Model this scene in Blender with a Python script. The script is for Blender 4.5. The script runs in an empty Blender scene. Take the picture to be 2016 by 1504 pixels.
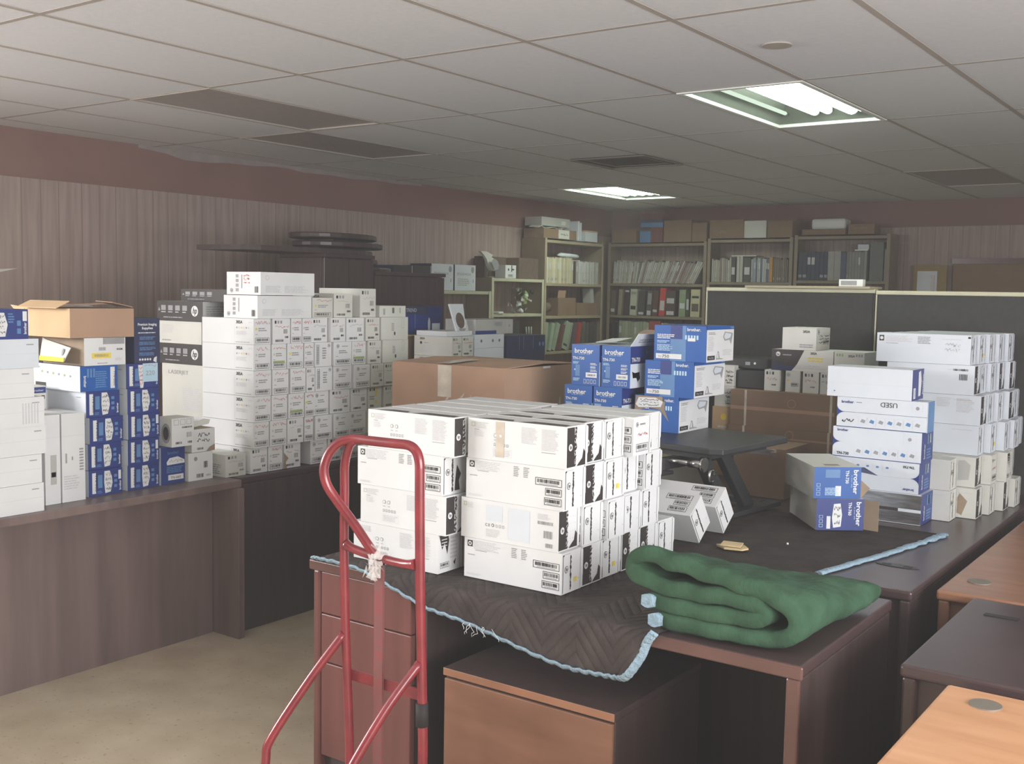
import bpy, bmesh, math, random
from mathutils import Vector, Matrix, Euler
R = math.radians
random.seed(7)
SC = bpy.context.scene
COL = SC.collection

# ------------------------------------------------------------------ camera, light, exposure
cam_data = bpy.data.cameras.new('camera'); cam = bpy.data.objects.new('camera', cam_data); COL.objects.link(cam)
SC.camera = cam
cam_data.sensor_width = 36.0
cam_data.lens = 2135.6 / 2016 * 36.0
cam_data.clip_start = 0.05
YAW, PIT, ROLL = 0.6206, 0.0821, 0.0174
fw = Vector((-math.sin(YAW) * math.cos(PIT), math.cos(YAW) * math.cos(PIT), -math.sin(PIT)))
rt = Vector((math.cos(YAW), math.sin(YAW), 0)); up = rt.cross(fw)
r2 = rt * math.cos(ROLL) + up * math.sin(ROLL); u2 = up * math.cos(ROLL) - rt * math.sin(ROLL)
cam.matrix_world = Matrix(((r2.x, u2.x, -fw.x, 0), (r2.y, u2.y, -fw.y, 0), (r2.z, u2.z, -fw.z, 1.62), (0, 0, 0, 1)))
SC.view_settings.view_transform = 'Standard'
SC.view_settings.look = 'None'
SC.view_settings.gamma = 1.0
SC.view_settings.use_curve_mapping = False
SC.view_settings.exposure = 0.0
world = bpy.data.worlds.new('world'); SC.world = world; world.use_nodes = True
world.node_tree.nodes['Background'].inputs[0].default_value = (0.80, 0.88, 1.0, 1)
world.node_tree.nodes['Background'].inputs[1].default_value = 0.8

def area(name, loc, rot, sx, sy, power, color):
    l = bpy.data.lights.new(name, 'AREA'); l.shape = 'RECTANGLE'; l.size = sx; l.size_y = sy; l.energy = power; l.color = color
    o = bpy.data.objects.new(name, l); o.location = loc; o.rotation_euler = rot; COL.objects.link(o); return o
# daylight coming through the shop windows behind and to the left of the camera
area('window_daylight', (-2.0, -2.45, 1.55), (R(90), 0, R(180)), 8.2, 1.7, 232, (1.0, 0.985, 0.975))
area('side_window_daylight', (-6.45, -0.6, 2.02), (R(90), 0, R(90 + 180)), 2.6, .75, 370, (1.0, 0.98, 0.975))
area('right_window_daylight', (2.75, .7, 1.55), (R(90), 0, R(90)), 4.8, 1.7, 400, (0.99, 0.985, 1.0))
# thin scatter volume added to lift the blacks like a smeared lens
_nt = world.node_tree
_vs = _nt.nodes.new('ShaderNodeVolumeScatter'); _vs.inputs['Color'].default_value = (1.0, 0.97, 0.95, 1); _vs.inputs['Density'].default_value = 0.011; _vs.inputs['Anisotropy'].default_value = 0.0
_nt.links.new(_vs.outputs[0], _nt.nodes['World Output'].inputs['Volume'])

# ------------------------------------------------------------------ materials
def lin(c):
    return tuple(((v / 255) / 12.92 if v / 255 <= .04045 else ((v / 255 + .055) / 1.055) ** 2.4) for v in c)
M = {}
def mat(name, c, rough=.6, var=.06, scale=8, stretch=(1, 1, 1), metal=0, spec=.4, bump=0, bscale=60, emit=None, coord='Object', c2=None, coat=0):
    m = bpy.data.materials.new(name); m.use_nodes = True; nt = m.node_tree; b = nt.nodes['Principled BSDF']
    col = lin(c)
    tc = nt.nodes.new('ShaderNodeTexCoord'); mp = nt.nodes.new('ShaderNodeMapping'); mp.inputs['Scale'].default_value = stretch
    nt.links.new(tc.outputs[coord], mp.inputs[0])
    n = nt.nodes.new('ShaderNodeTexNoise'); n.inputs['Scale'].default_value = scale; n.inputs['Detail'].default_value = 4
    nt.links.new(mp.outputs[0], n.inputs[0])
    rp = nt.nodes.new('ShaderNodeValToRGB')
    cc = lin(c2) if c2 else tuple(v * (1 - var * 2) for v in col)
    rp.color_ramp.elements[0].position = .3; rp.color_ramp.elements[1].position = .7
    rp.color_ramp.elements[0].color = (*cc, 1); rp.color_ramp.elements[1].color = (*[min(1, v * (1 + var)) for v in col], 1)
    nt.links.new(n.outputs[0], rp.inputs[0]); nt.links.new(rp.outputs[0], b.inputs['Base Color'])
    b.inputs['Roughness'].default_value = rough; b.inputs['Metallic'].default_value = metal
    b.inputs['Specular IOR Level'].default_value = spec
    if coat: b.inputs['Coat Weight'].default_value = coat
    if bump:
        n2 = nt.nodes.new('ShaderNodeTexNoise'); n2.inputs['Scale'].default_value = bscale
        nt.links.new(mp.outputs[0], n2.inputs[0])
        bp = nt.nodes.new('ShaderNodeBump'); bp.inputs['Strength'].default_value = bump; bp.inputs['Distance'].default_value = .01
        nt.links.new(n2.outputs[0], bp.inputs['Height']); nt.links.new(bp.outputs[0], b.inputs['Normal'])
    if emit:
        b.inputs['Emission Color'].default_value = (*lin(emit[0]), 1); b.inputs['Emission Strength'].default_value = emit[1]
    M[name] = m; return m

mat('white_card', (216, 217, 217), .45, .03, 5)
mat('cream_card', (204, 204, 196), .5, .04, 5)
mat('cool_card', (206, 212, 218), .45, .03, 5)
mat('grey_card', (176, 176, 172), .5, .04, 5)
mat('inner_card', (150, 132, 112), .8, .08, 12)
mat('kraft', (170, 138, 114), .8, .05, 6)
mat('kraft_dark', (134, 110, 88), .8, .06, 6)
mat('kraft_light', (198, 168, 130), .8, .05, 6)
mat('slot_shade', (92, 82, 76), .8, .1, 20)  # flat patches for carton openings, the shade inside put into the colour
mat('ink', (40, 38, 38), .5, .05)
mat('black_print', (58, 54, 52), .45, .08, 20)
mat('grey_print', (150, 150, 152), .5, .05, 30)
mat('pale_print', (196, 196, 198), .5, .03, 30)
mat('red_print', (190, 60, 62), .5, .05)
mat('yellow_print', (226, 200, 70), .5, .04)
mat('green_print', (150, 170, 110), .5, .04)
mat('navy', (44, 60, 124), .4, .06, 10)
mat('blue', (34, 88, 160), .4, .05, 10)
mat('deep_navy', (52, 58, 88), .4, .06, 10)
mat('light_blue', (90, 130, 176), .4, .05, 10)
mat('pale_blue', (176, 205, 222), .5, .04)
mat('clear_tape', (206, 196, 180), .15, .10, 20, spec=.8)
mat('foil', (190, 190, 192), .22, .2, 14, (1, 1, 8), metal=.85)
mat('dark_laminate', (72, 60, 58), .35, .10, 5, (6, 6, .5), spec=.45)
mat('espresso_laminate', (74, 58, 58), .30, .10, 4, (1, 1, 1), spec=.5)
mat('brown_laminate', (122, 104, 100), .38, .10, 3, (4, 4, .35), c2=(104, 88, 84))
mat('mahogany', (112, 68, 62), .40, .08, 4, (5, 5, .5), spec=.45)
mat('mahogany_edge', (100, 72, 66), .22, .08, 6, spec=.5)
mat('cherry', (136, 98, 78), .42, .08, 3, (1, 1, 6), c2=(124, 88, 68))
mat('cherry_top', (156, 112, 86), .32, .06, 3, (1, 6, 1), c2=(140, 98, 74), spec=.5)
mat('oak_orange', (208, 158, 118), .38, .05, 2.5, (1, 7, 1), c2=(194, 142, 102), spec=.45)
mat('black_metal', (46, 46, 47), .42, .08, 20)
mat('chrome', (200, 200, 200), .18, .05, 10, metal=1)
mat('charcoal_fabric', (58, 58, 57), .9, .06, 40, bump=.15, bscale=400)
mat('cream_metal', (188, 186, 160), .45, .05, 8)
mat('tan_metal', (160, 148, 124), .5, .05, 8)
mat('tan_metal_dark', (140, 126, 108), .5, .05, 8)
mat('red_paint', (138, 42, 50), .30, .10, 14, spec=.6, c2=(116, 36, 42), coat=.3)
mat('worn_red', (128, 62, 62), .5, .2, 30, c2=(112, 82, 80))
mat('rubber', (44, 40, 40), .7, .08)
mat('plastic_wrap', (208, 200, 198), .2, .1, 20, spec=.8)
mat('beige_card', (212, 190, 146), .7, .08, 20)
mat('blue_binding', (146, 172, 188), .8, .10, 60, bump=.6, bscale=180)
mat('white_plastic', (222, 226, 222), .4, .03)
mat('vent_metal', (120, 112, 102), .5, .05)
mat('cork', (150, 128, 84), .8, .05, 30)
mat('brown_cloth', (100, 84, 72), .8, .1, 20)
mat('screen_dark', (52, 54, 54), .25, .05)

# fixtures
def emission(name, c, s):
    m = bpy.data.materials.new(name); m.use_nodes = True; nt = m.node_tree; nt.nodes.clear()
    e = nt.nodes.new('ShaderNodeEmission'); e.inputs[0].default_value = (*lin(c), 1); e.inputs[1].default_value = s
    o = nt.nodes.new('ShaderNodeOutputMaterial'); nt.links.new(e.outputs[0], o.inputs[0]); M[name] = m
emission('tube_glow', (246, 255, 240), 16.0)
mat('fixture_inner', (96, 102, 94), .5, .04, 20)
emission('tube_dim', (216, 232, 214), 1.2)
def lens():
    m = bpy.data.materials.new('acrylic_lens'); m.use_nodes = True; nt = m.node_tree; nt.nodes.clear()
    t = nt.nodes.new('ShaderNodeBsdfTransparent'); t.inputs[0].default_value = (.96, 1, .97, 1)
    g = nt.nodes.new('ShaderNodeBsdfGlossy'); g.inputs['Roughness'].default_value = .25
    x = nt.nodes.new('ShaderNodeMixShader'); x.inputs[0].default_value = .06
    o = nt.nodes.new('ShaderNodeOutputMaterial')
    nt.links.new(t.outputs[0], x.inputs[1]); nt.links.new(g.outputs[0], x.inputs[2]); nt.links.new(x.outputs[0], o.inputs[0]); M['acrylic_lens'] = m
lens()
def trans_plastic():
    m = bpy.data.materials.new('clear_film'); m.use_nodes = True; nt = m.node_tree; nt.nodes.clear()
    t = nt.nodes.new('ShaderNodeBsdfTransparent')
    g = nt.nodes.new('ShaderNodeBsdfPrincipled'); g.inputs['Base Color'].default_value = (.8, .77, .76, 1); g.inputs['Roughness'].default_value = .2
    x = nt.nodes.new('ShaderNodeMixShader'); x.inputs[0].default_value = .45
    o = nt.nodes.new('ShaderNodeOutputMaterial')
    nt.links.new(t.outputs[0], x.inputs[1]); nt.links.new(g.outputs[0], x.inputs[2]); nt.links.new(x.outputs[0], o.inputs[0]); M['clear_film'] = m
trans_plastic()

# wood panelling: irregular vertical grooves
def panelling():
    m = mat('panelling', (166, 148, 140), .55, .06, 3, (9, 9, .6), c2=(148, 130, 122))
    nt = m.node_tree; b = nt.nodes['Principled BSDF']
    tc = nt.nodes.new('ShaderNodeTexCoord'); sp = nt.nodes.new('ShaderNodeSeparateXYZ'); nt.links.new(tc.outputs['Object'], sp.inputs[0])
    ad = nt.nodes.new('ShaderNodeMath'); ad.operation = 'ADD'; nt.links.new(sp.outputs[0], ad.inputs[0]); nt.links.new(sp.outputs[1], ad.inputs[1])
    prev = None
    for per, off in ((.4064, .03), (.4064, .19), (.4064, .31)):
        a = nt.nodes.new('ShaderNodeMath'); a.operation = 'ADD'; a.inputs[1].default_value = off + 40; nt.links.new(ad.outputs[0], a.inputs[0])
        w = nt.nodes.new('ShaderNodeMath'); w.operation = 'MODULO'; w.inputs[1].default_value = per; nt.links.new(a.outputs[0], w.inputs[0])
        l = nt.nodes.new('ShaderNodeMath'); l.operation = 'LESS_THAN'; l.inputs[1].default_value = .008; nt.links.new(w.outputs[0], l.inputs[0])
        if prev:
            q = nt.nodes.new('ShaderNodeMath'); q.operation = 'MAXIMUM'; nt.links.new(prev.outputs[0], q.inputs[0]); nt.links.new(l.outputs[0], q.inputs[1]); prev = q
        else: prev = l
    mx = nt.nodes.new('ShaderNodeMixRGB'); mx.inputs[2].default_value = (*lin((140, 122, 116)), 1)
    nt.links.new(prev.outputs[0], mx.inputs[0])
    src = b.inputs['Base Color'].links[0].from_socket
    nt.links.new(src, mx.inputs[1]); nt.links.new(mx.outputs[0], b.inputs['Base Color'])
panelling()
mat('brown_paint', (136, 104, 96), .7, .05, 2.5)
mat('ceiling_tile', (213, 215, 218), .85, .02, 60, bump=.12, bscale=300)
mat('ceiling_grid', (168, 160, 152), .6, .02)
mat('floor_tile', (208, 194, 170), .30, .07, 5, c2=(194, 178, 152), spec=.45)
def floor_specks():
    nt = M['floor_tile'].node_tree; b = nt.nodes['Principled BSDF']
    tc = nt.nodes.new('ShaderNodeTexCoord'); v = nt.nodes.new('ShaderNodeTexNoise'); v.inputs['Scale'].default_value = 55; v.inputs['Detail'].default_value = 2
    nt.links.new(tc.outputs['Object'], v.inputs[0])
    rp = nt.nodes.new('ShaderNodeValToRGB'); rp.color_ramp.elements[0].position = .64; rp.color_ramp.elements[1].position = .70
    nt.links.new(v.outputs[0], rp.inputs[0])
    mx = nt.nodes.new('ShaderNodeMixRGB'); mx.inputs[2].default_value = (*lin((150, 128, 100)), 1)
    ml = nt.nodes.new('ShaderNodeMath'); ml.operation = 'MULTIPLY'; ml.inputs[1].default_value = .5
    nt.links.new(rp.outputs[0], ml.inputs[0]); nt.links.new(ml.outputs[0], mx.inputs[0])
    src = b.inputs['Base Color'].links[0].from_socket
    nt.links.new(src, mx.inputs[1]); nt.links.new(mx.outputs[0], b.inputs['Base Color'])
floor_specks()
# quilted cloth: chevron stitching in the bump
def quilt(name, c, c2, freq, strength, rough_amt=2.6):
    m = mat(name, c, .95, .10, 12, c2=c2, spec=.15)
    nt = m.node_tree; b = nt.nodes['Principled BSDF']
    tc = nt.nodes.new('ShaderNodeTexCoord'); sp = nt.nodes.new('ShaderNodeSeparateXYZ'); nt.links.new(tc.outputs['Object'], sp.inputs[0])
    def mth(op, a, bb=None):
        n = nt.nodes.new('ShaderNodeMath'); n.operation = op
        for i, v in enumerate((a, bb)):
            if v is None: continue
            if isinstance(v, (int, float)): n.inputs[i].default_value = v
            else: nt.links.new(v, n.inputs[i])
        return n.outputs[0]
    yy = mth('ADD', sp.outputs[1], sp.outputs[2])
    tri = mth('PINGPONG', mth('ADD', sp.outputs[0], 20.0), .11)
    v = mth('ADD', mth('MULTIPLY', tri, 1.3), yy)
    s = mth('SINE', mth('MULTIPLY', v, freq))
    s = mth('POWER', mth('ABSOLUTE', s), .5)
    bp = nt.nodes.new('ShaderNodeBump'); bp.inputs['Strength'].default_value = strength; bp.inputs['Distance'].default_value = .012
    mq = nt.nodes.new('ShaderNodeMapping'); mq.inputs['Scale'].default_value = (2.2, 1, .9); nt.links.new(tc.outputs['Object'], mq.inputs[0])
    n = nt.nodes.new('ShaderNodeTexNoise'); n.inputs['Scale'].default_value = 48; n.inputs['Detail'].default_value = 3; nt.links.new(mq.outputs[0], n.inputs[0])
    h = mth('ADD', s, mth('MULTIPLY', n.outputs[0], rough_amt))
    nt.links.new(h, bp.inputs['Height']); nt.links.new(bp.outputs[0], b.inputs['Normal'])
quilt('dark_quilt', (75, 68, 66), (60, 54, 52), 70, .55, .7)
quilt('green_quilt', (58, 86, 66), (48, 74, 55), 48, .16)
quilt('flat_quilt', (66, 60, 58), (54, 49, 48), 62, .10)  # darker copy of the pad cloth with flatter stitching

# ------------------------------------------------------------------ tagging
def tag(o, label=None, cat=None, group=None, kind=None):
    if label: o['label'] = label
    if cat: o['category'] = cat
    if group: o['group'] = group
    if kind: o['kind'] = kind
    return o
def empty(name, loc, rot=(0, 0, 0)):
    o = bpy.data.objects.new(name, None); o.location = loc; o.rotation_euler = rot; o.empty_display_size = .1; COL.objects.link(o); return o

# ------------------------------------------------------------------ text glyphs
_T = {}
def glyph(s, bold=False):
    k = (s, bold)
    if k in _T: return _T[k]
    c = bpy.data.curves.new('t', 'FONT'); c.body = s; c.size = 1.0; c.resolution_u = 2
    if bold: c.offset = .025
    o = bpy.data.objects.new('t', c)
    me = bpy.data.meshes.new_from_object(o)
    vs = [(v.co.x, v.co.y) for v in me.vertices]; fs = [tuple(p.vertices) for p in me.polygons]
    bpy.data.objects.remove(o); bpy.data.curves.remove(c); bpy.data.meshes.remove(me)
    w = max([v[0] for v in vs] or [1])
    _T[k] = (vs, fs, w); return _T[k]

class Fr:
    def __init__(s, O, U, V): s.O = Vector(O); s.U = Vector(U).normalized(); s.V = Vector(V).normalized(); s.N = s.U.cross(s.V)
    def p(s, u, v, off=0): return s.O + s.U * u + s.V * v + s.N * off

class MB:
    def __init__(s): s.v = []; s.f = []; s.mi = []; s.mats = []; s.sm = []
    def m(s, name):
        if name not in s.mats: s.mats.append(name)
        return s.mats.index(name)
    def face(s, pts, m, sm=False):
        b = len(s.v); s.v += [tuple(p) for p in pts]; s.f.append(tuple(range(b, b + len(pts)))); s.mi.append(s.m(m)); s.sm.append(sm)
    def box(s, x0, x1, y0, y1, z0, z1, m, faces=None):
        b = len(s.v)
        s.v += [(x0, y0, z0), (x1, y0, z0), (x1, y1, z0), (x0, y1, z0), (x0, y0, z1), (x1, y0, z1), (x1, y1, z1), (x0, y1, z1)]
        for k, q in (('-z', (0, 3, 2, 1)), ('+z', (4, 5, 6, 7)), ('-y', (0, 1, 5, 4)), ('+x', (1, 2, 6, 5)), ('+y', (2, 3, 7, 6)), ('-x', (3, 0, 4, 7))):
            mm = (faces or {}).get(k, m)
            if mm is None: continue
            s.f.append(tuple(b + i for i in q)); s.mi.append(s.m(mm)); s.sm.append(False)
    def obox(s, c, U, V, W, m):
        c, U, V, W = map(Vector, (c, U, V, W)); b = len(s.v)
        for k in (-1, 1):
            for (i, j) in ((-1, -1), (1, -1), (1, 1), (-1, 1)): s.v.append(tuple(c + U * i / 2 + V * j / 2 + W * k / 2))
        for q in ((0, 3, 2, 1), (4, 5, 6, 7), (0, 1, 5, 4), (1, 2, 6, 5), (2, 3, 7, 6), (3, 0, 4, 7)):
            s.f.append(tuple(b + i for i in q)); s.mi.append(s.m(m)); s.sm.append(False)
    def prism(s, pts, z0, z1, m, side=None, sm=False):
        n = len(pts); b = len(s.v)
        s.v += [(p[0], p[1], z0) for p in pts] + [(p[0], p[1], z1) for p in pts]
        s.f.append(tuple(b + i for i in reversed(range(n)))); s.mi.append(s.m(m)); s.sm.append(False)
        s.f.append(tuple(b + n + i for i in range(n))); s.mi.append(s.m(m)); s.sm.append(False)
        for i in range(n):
            j = (i + 1) % n
            s.f.append((b + i, b + j, b + n + j, b + n + i)); s.mi.append(s.m(side or m)); s.sm.append(sm)
    def tube(s, pts, r, m, seg=12, caps=True, rs=None, flat=1.0):
        pts = [Vector(p) for p in pts]; n = len(pts); b = len(s.v)
        prev = None
        for i, p in enumerate(pts):
            t = (pts[min(i + 1, n - 1)] - pts[max(i - 1, 0)]).normalized()
            if prev is None:
                a = Vector((0, 0, 1)) if abs(t.z) < .9 else Vector((0, 1, 0))
                x = t.cross(a).normalized()
            else:
                x = (prev - t * prev.dot(t)).normalized()
            prev = x; y = t.cross(x)
            rr = rs[i] if rs else r
            for k in range(seg):
                a = 2 * math.pi * k / seg
                s.v.append(tuple(p + x * math.cos(a) * rr + y * math.sin(a) * rr * flat))
        for i in range(n - 1):
            for k in range(seg):
                k2 = (k + 1) % seg
                s.f.append((b + i * seg + k, b + i * seg + k2, b + (i + 1) * seg + k2, b + (i + 1) * seg + k)); s.mi.append(s.m(m)); s.sm.append(True)
        if caps:
            s.f.append(tuple(b + k for k in reversed(range(seg)))); s.mi.append(s.m(m)); s.sm.append(False)
            s.f.append(tuple(b + (n - 1) * seg + k for k in range(seg))); s.mi.append(s.m(m)); s.sm.append(False)
    # ---- flat print on a frame
    def rect(s, fr, u0, v0, u1, v1, m, off=.0005): s.face([fr.p(u0, v0, off), fr.p(u1, v0, off), fr.p(u1, v1, off), fr.p(u0, v1, off)], m)
    def pg(s, fr, pts, m, off=.0005): s.face([fr.p(u, v, off) for u, v in pts], m)
    def disc(s, fr, cu, cv, r, m, ry=None, off=.0008, n=20):
        ry = ry or r; s.pg(fr, [(cu + r * math.cos(2 * math.pi * i / n), cv + ry * math.sin(2 * math.pi * i / n)) for i in range(n)], m, off)
    def text(s, fr, t, u, v, h, m, rot=0, off=.0012, bold=False, width=None, shear=0):
        vs, fs, w = glyph(t, bold); k = h / .70; kx = k if width is None else width / w
        c, sn = math.cos(R(rot)), math.sin(R(rot)); b = len(s.v)
        for x, y in vs:
            X, Y = (x + shear * y) * kx, y * k
            s.v.append(tuple(fr.p(u + X * c - Y * sn, v + X * sn + Y * c, off)))
        mi = s.m(m)
        for f in fs: s.f.append(tuple(b + i for i in f)); s.mi.append(mi); s.sm.append(False)
    def lines(s, fr, u0, v0, u1, v1, n, m, off=.0007, fill=.55, rnd=None):
        rnd = rnd or random; dv = (v1 - v0) / n
        for i in range(n):
            va = v1 - dv * (i + 1) + dv * (1 - fill) / 2; e = u0 + (u1 - u0) * rnd.uniform(.72, 1); u = u0
            while u < e:
                w = min(rnd.uniform(.06, .28) * (u1 - u0), e - u)
                s.rect(fr, u, va, u + w, va + dv * fill, m, off); u += w + (u1 - u0) * .025
    def border(s, fr, u0, v0, u1, v1, t, m, off=.0007):
        s.rect(fr, u0, v0, u1, v0 + t, m, off); s.rect(fr, u0, v1 - t, u1, v1, m, off)
        s.rect(fr, u0, v0 + t, u0 + t, v1 - t, m, off); s.rect(fr, u1 - t, v0 + t, u1, v1 - t, m, off)
    def barcode(s, fr, u0, v0, u1, v1, m='ink', n=14, off=.0009):
        w = (u1 - u0) / n
        for i in range(n): s.rect(fr, u0 + w * i, v0, u0 + w * (i + random.uniform(.35, .8)), v1, m, off)
    def boxbar(s, fr, u0, v0, u1, v1, n=14, t=None):
        t = t or (v1 - v0) * .07
        s.border(fr, u0, v0, u1, v1, t, 'ink'); s.barcode(fr, u0 + (u1 - u0) * .08, v0 + (v1 - v0) * .35, u1 - (u1 - u0) * .08, v1 - (v1 - v0) * .18, 'ink', n)
        s.rect(fr, u0 + (u1 - u0) * .15, v0 + (v1 - v0) * .15, u1 - (u1 - u0) * .15, v0 + (v1 - v0) * .24, 'grey_print', .0008)
    def scribble(s, fr, u0, v0, u1, v1, m, rows=2, t=.0018, off=.0010):
        for r in range(rows):
            cv = v1 - (v1 - v0) * (r + .5) / rows; amp = (v1 - v0) / rows * .38; u = u0 + random.uniform(0, .1) * (u1 - u0); last = (u, cv)
            while u < u1:
                u += (u1 - u0) * random.uniform(.03, .08); nv = cv + random.uniform(-amp, amp)
                a, b_ = Vector((last[0], last[1])), Vector((min(u, u1), nv)); d = b_ - a
                if d.length > 1e-5 and random.random() > .15:
                    nn = Vector((-d.y, d.x)).normalized() * t / 2
                    s.pg(fr, [a - nn, b_ - nn, b_ + nn, a + nn], m, off)
                last = (u, nv)
    def jagged(s, fr, u0, v0, u1, v1, m, n=14, amp=.3, off=.0009):
        w = u1 - u0; L = []; Rr = []
        for i in range(n + 1):
            v = v0 + (v1 - v0) * i / n
            L.append((u0 + w * amp * random.random(), v)); Rr.append((u1 - w * amp * random.random(), v))
        s.pg(fr, L[:1] + Rr + L[:0:-1], m, off) if False else None
        for i in range(n): s.pg(fr, [L[i], Rr[i], Rr[i + 1], L[i + 1]], m, off)
    def build(s, name, parent=None, loc=None, rot=None, bevel=0, seg=2, angle=40):
        me = bpy.data.meshes.new(name); me.from_pydata(s.v, [], s.f)
        for k in s.mats: me.materials.append(M[k])
        me.polygons.foreach_set('material_index', s.mi); me.polygons.foreach_set('use_smooth', s.sm); me.update()
        o = bpy.data.objects.new(name, me); COL.objects.link(o)
        if parent: o.parent = parent
        if loc is not None: o.location = loc
        if rot is not None: o.rotation_euler = rot
        if bevel:
            md = o.modifiers.new('bevel', 'BEVEL'); md.width = bevel; md.segments = seg; md.limit_method = 'ANGLE'; md.angle_limit = R(angle)
        return o

# ------------------------------------------------------------------ carton with print on its faces
class Carton:
    """local frame: x across, y deep, z up; origin in the middle of the base"""
    def __init__(s, w, d, h, m='white_card', faces=None, top=True):
        s.w, s.d, s.h = w, d, h; s.b = MB()
        s.b.box(-w / 2, w / 2, -d / 2, d / 2, 0, h, m, faces)
        s.fy = Fr((-w / 2, -d / 2, 0), (1, 0, 0), (0, 0, 1)); s.fx = Fr((w / 2, -d / 2, 0), (0, 1, 0), (0, 0, 1)); s.fz = Fr((-w / 2, -d / 2, h), (1, 0, 0), (0, 1, 0))
def place(c, name, x0, y0, z0, label, cat='box', group=None, rz=0, rot=None, jit=True):
    """x0,y0 = lower corner of its footprint"""
    a = R(random.uniform(-.45, .45)) if jit else 0
    o = c.b.build(name, None, (x0 + c.w / 2, y0 + c.d / 2, z0 + .0004), rot or (0, 0, R(rz) + a))
    return tag(o, label, cat, group)

def hp_mark(b, fr, cu, cv, r, ring='ink', fill='white_card', letters='ink'):
    b.disc(fr, cu, cv, r, ring, off=.0010); b.disc(fr, cu, cv, r * .84, fill, off=.0013)
    b.text(fr, 'hp', cu - r * .62, cv - r * .32, r * 1.0, letters, off=.0017, shear=.25, width=r * 1.15, bold=True)

def hp_front(b, fr, W, H, kind):
    if kind == 'codes':
        s = H * .16; b.rect(fr, W * .035, H * .78, W * .035 + s, H * .78 + s, 'black_print')
        b.disc(fr, W * .035 + s / 2, H * .78 + s / 2, s * .33, 'white_card', off=.0010); b.disc(fr, W * .035 + s / 2, H * .78 + s / 2, s * .16, 'black_print', off=.0013)
        b.lines(fr, W * .10, H * .72, W * .40, H * .96, 6, 'pale_print'); b.rect(fr, W * .12, H * .70, W * .24, H * .715, 'grey_print')
        b.lines(fr, W * .04, H * .56, W * .13, H * .60, 1, 'grey_print')
        for k in (.50, .60): b.lines(fr, W * k, H * .68, W * (k + .06), H * .94, 6, 'grey_print')
        b.boxbar(fr, W * .72, H * .56, W * .98, H * .74, 16, .0016)
        b.boxbar(fr, W * .82, H * .33, W * .98, H * .51, 9, .0016); b.boxbar(fr, W * .81, H * .10, W * .98, H * .28, 9, .0016)
        b.lines(fr, W * .03, H * .06, W * .20, H * .12, 2, 'pale_print')
    elif kind == 'symbols':
        s = H * .10; b.border(fr, W * .04, H * .80, W * .04 + s, H * .80 + s, .0012, 'green_print')
        b.lines(fr, W * .08, H * .76, W * .22, H * .92, 4, 'pale_print'); b.lines(fr, W * .07, H * .55, W * .17, H * .70, 5, 'pale_print'); b.rect(fr, W * .07, H * .72, W * .12, H * .735, 'grey_print')
        for k in (.29, .345):
            b.disc(fr, W * k, H * .62, H * .05, 'grey_print'); b.disc(fr, W * k, H * .62, H * .036, 'white_card', off=.0011); b.rect(fr, W * k - .005, H * .50, W * k + .005, H * .515, 'grey_print')
        for k in range(5): b.border(fr, W * (.275 + k * .033), H * .36, W * (.275 + k * .033) + .007, H * .43, .0014, 'grey_print')
        b.border(fr, W * .27, H * .10, W * .46, H * .30, .0006, 'pale_print'); b.lines(fr, W * .28, H * .12, W * .45, H * .28, 4, 'pale_print')
        b.lines(fr, W * .56, H * .50, W * .72, H * .90, 12, 'pale_print'); b.lines(fr, W * .76, H * .38, W * .93, H * .90, 15, 'pale_print')
        b.rect(fr, W * .76, H * .33, W * .90, H * .345, 'grey_print')
    elif kind == 'ce':
        b.border(fr, W * .03, H * .80, W * .06, H * .90, .0012, 'green_print'); b.lines(fr, W * .07, H * .76, W * .14, H * .90, 4, 'pale_print')
        b.rect(fr, W * .27, H * .50, W * .44, H * .90, 'cool_card'); b.rect(fr, W * .50, H * .10, W * .72, H * .90, 'cool_card')
        b.text(fr, 'C E', W * .26, H * .36, H * .07, 'ink', width=W * .05); b.disc(fr, W * .34, H * .40, H * .04, 'ink'); b.disc(fr, W * .34, H * .40, H * .026, 'white_card', off=.0011)
        for k in range(3): b.border(fr, W * (.37 + k * .035), H * .36, W * (.37 + k * .035) + .007, H * .43, .0012, 'grey_print')
        b.lines(fr, W * .27, H * .10, W * .42, H * .30, 6, 'pale_print')
        b.barcode(fr, W * .80, H * .62, W * .95, H * .70, 'grey_print', 16); b.lines(fr, W * .80, H * .74, W * .93, H * .88, 5, 'pale_print')
        b.barcode(fr, W * .86, H * .30, W * .95, H * .48, 'grey_print', 8); b.barcode(fr, W * .88, H * .08, W * .95, H * .18, 'grey_print', 6)
    else:
        b.lines(fr, W * .7, H * .82, W * .95, H * .86, 1, 'pale_print')
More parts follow.
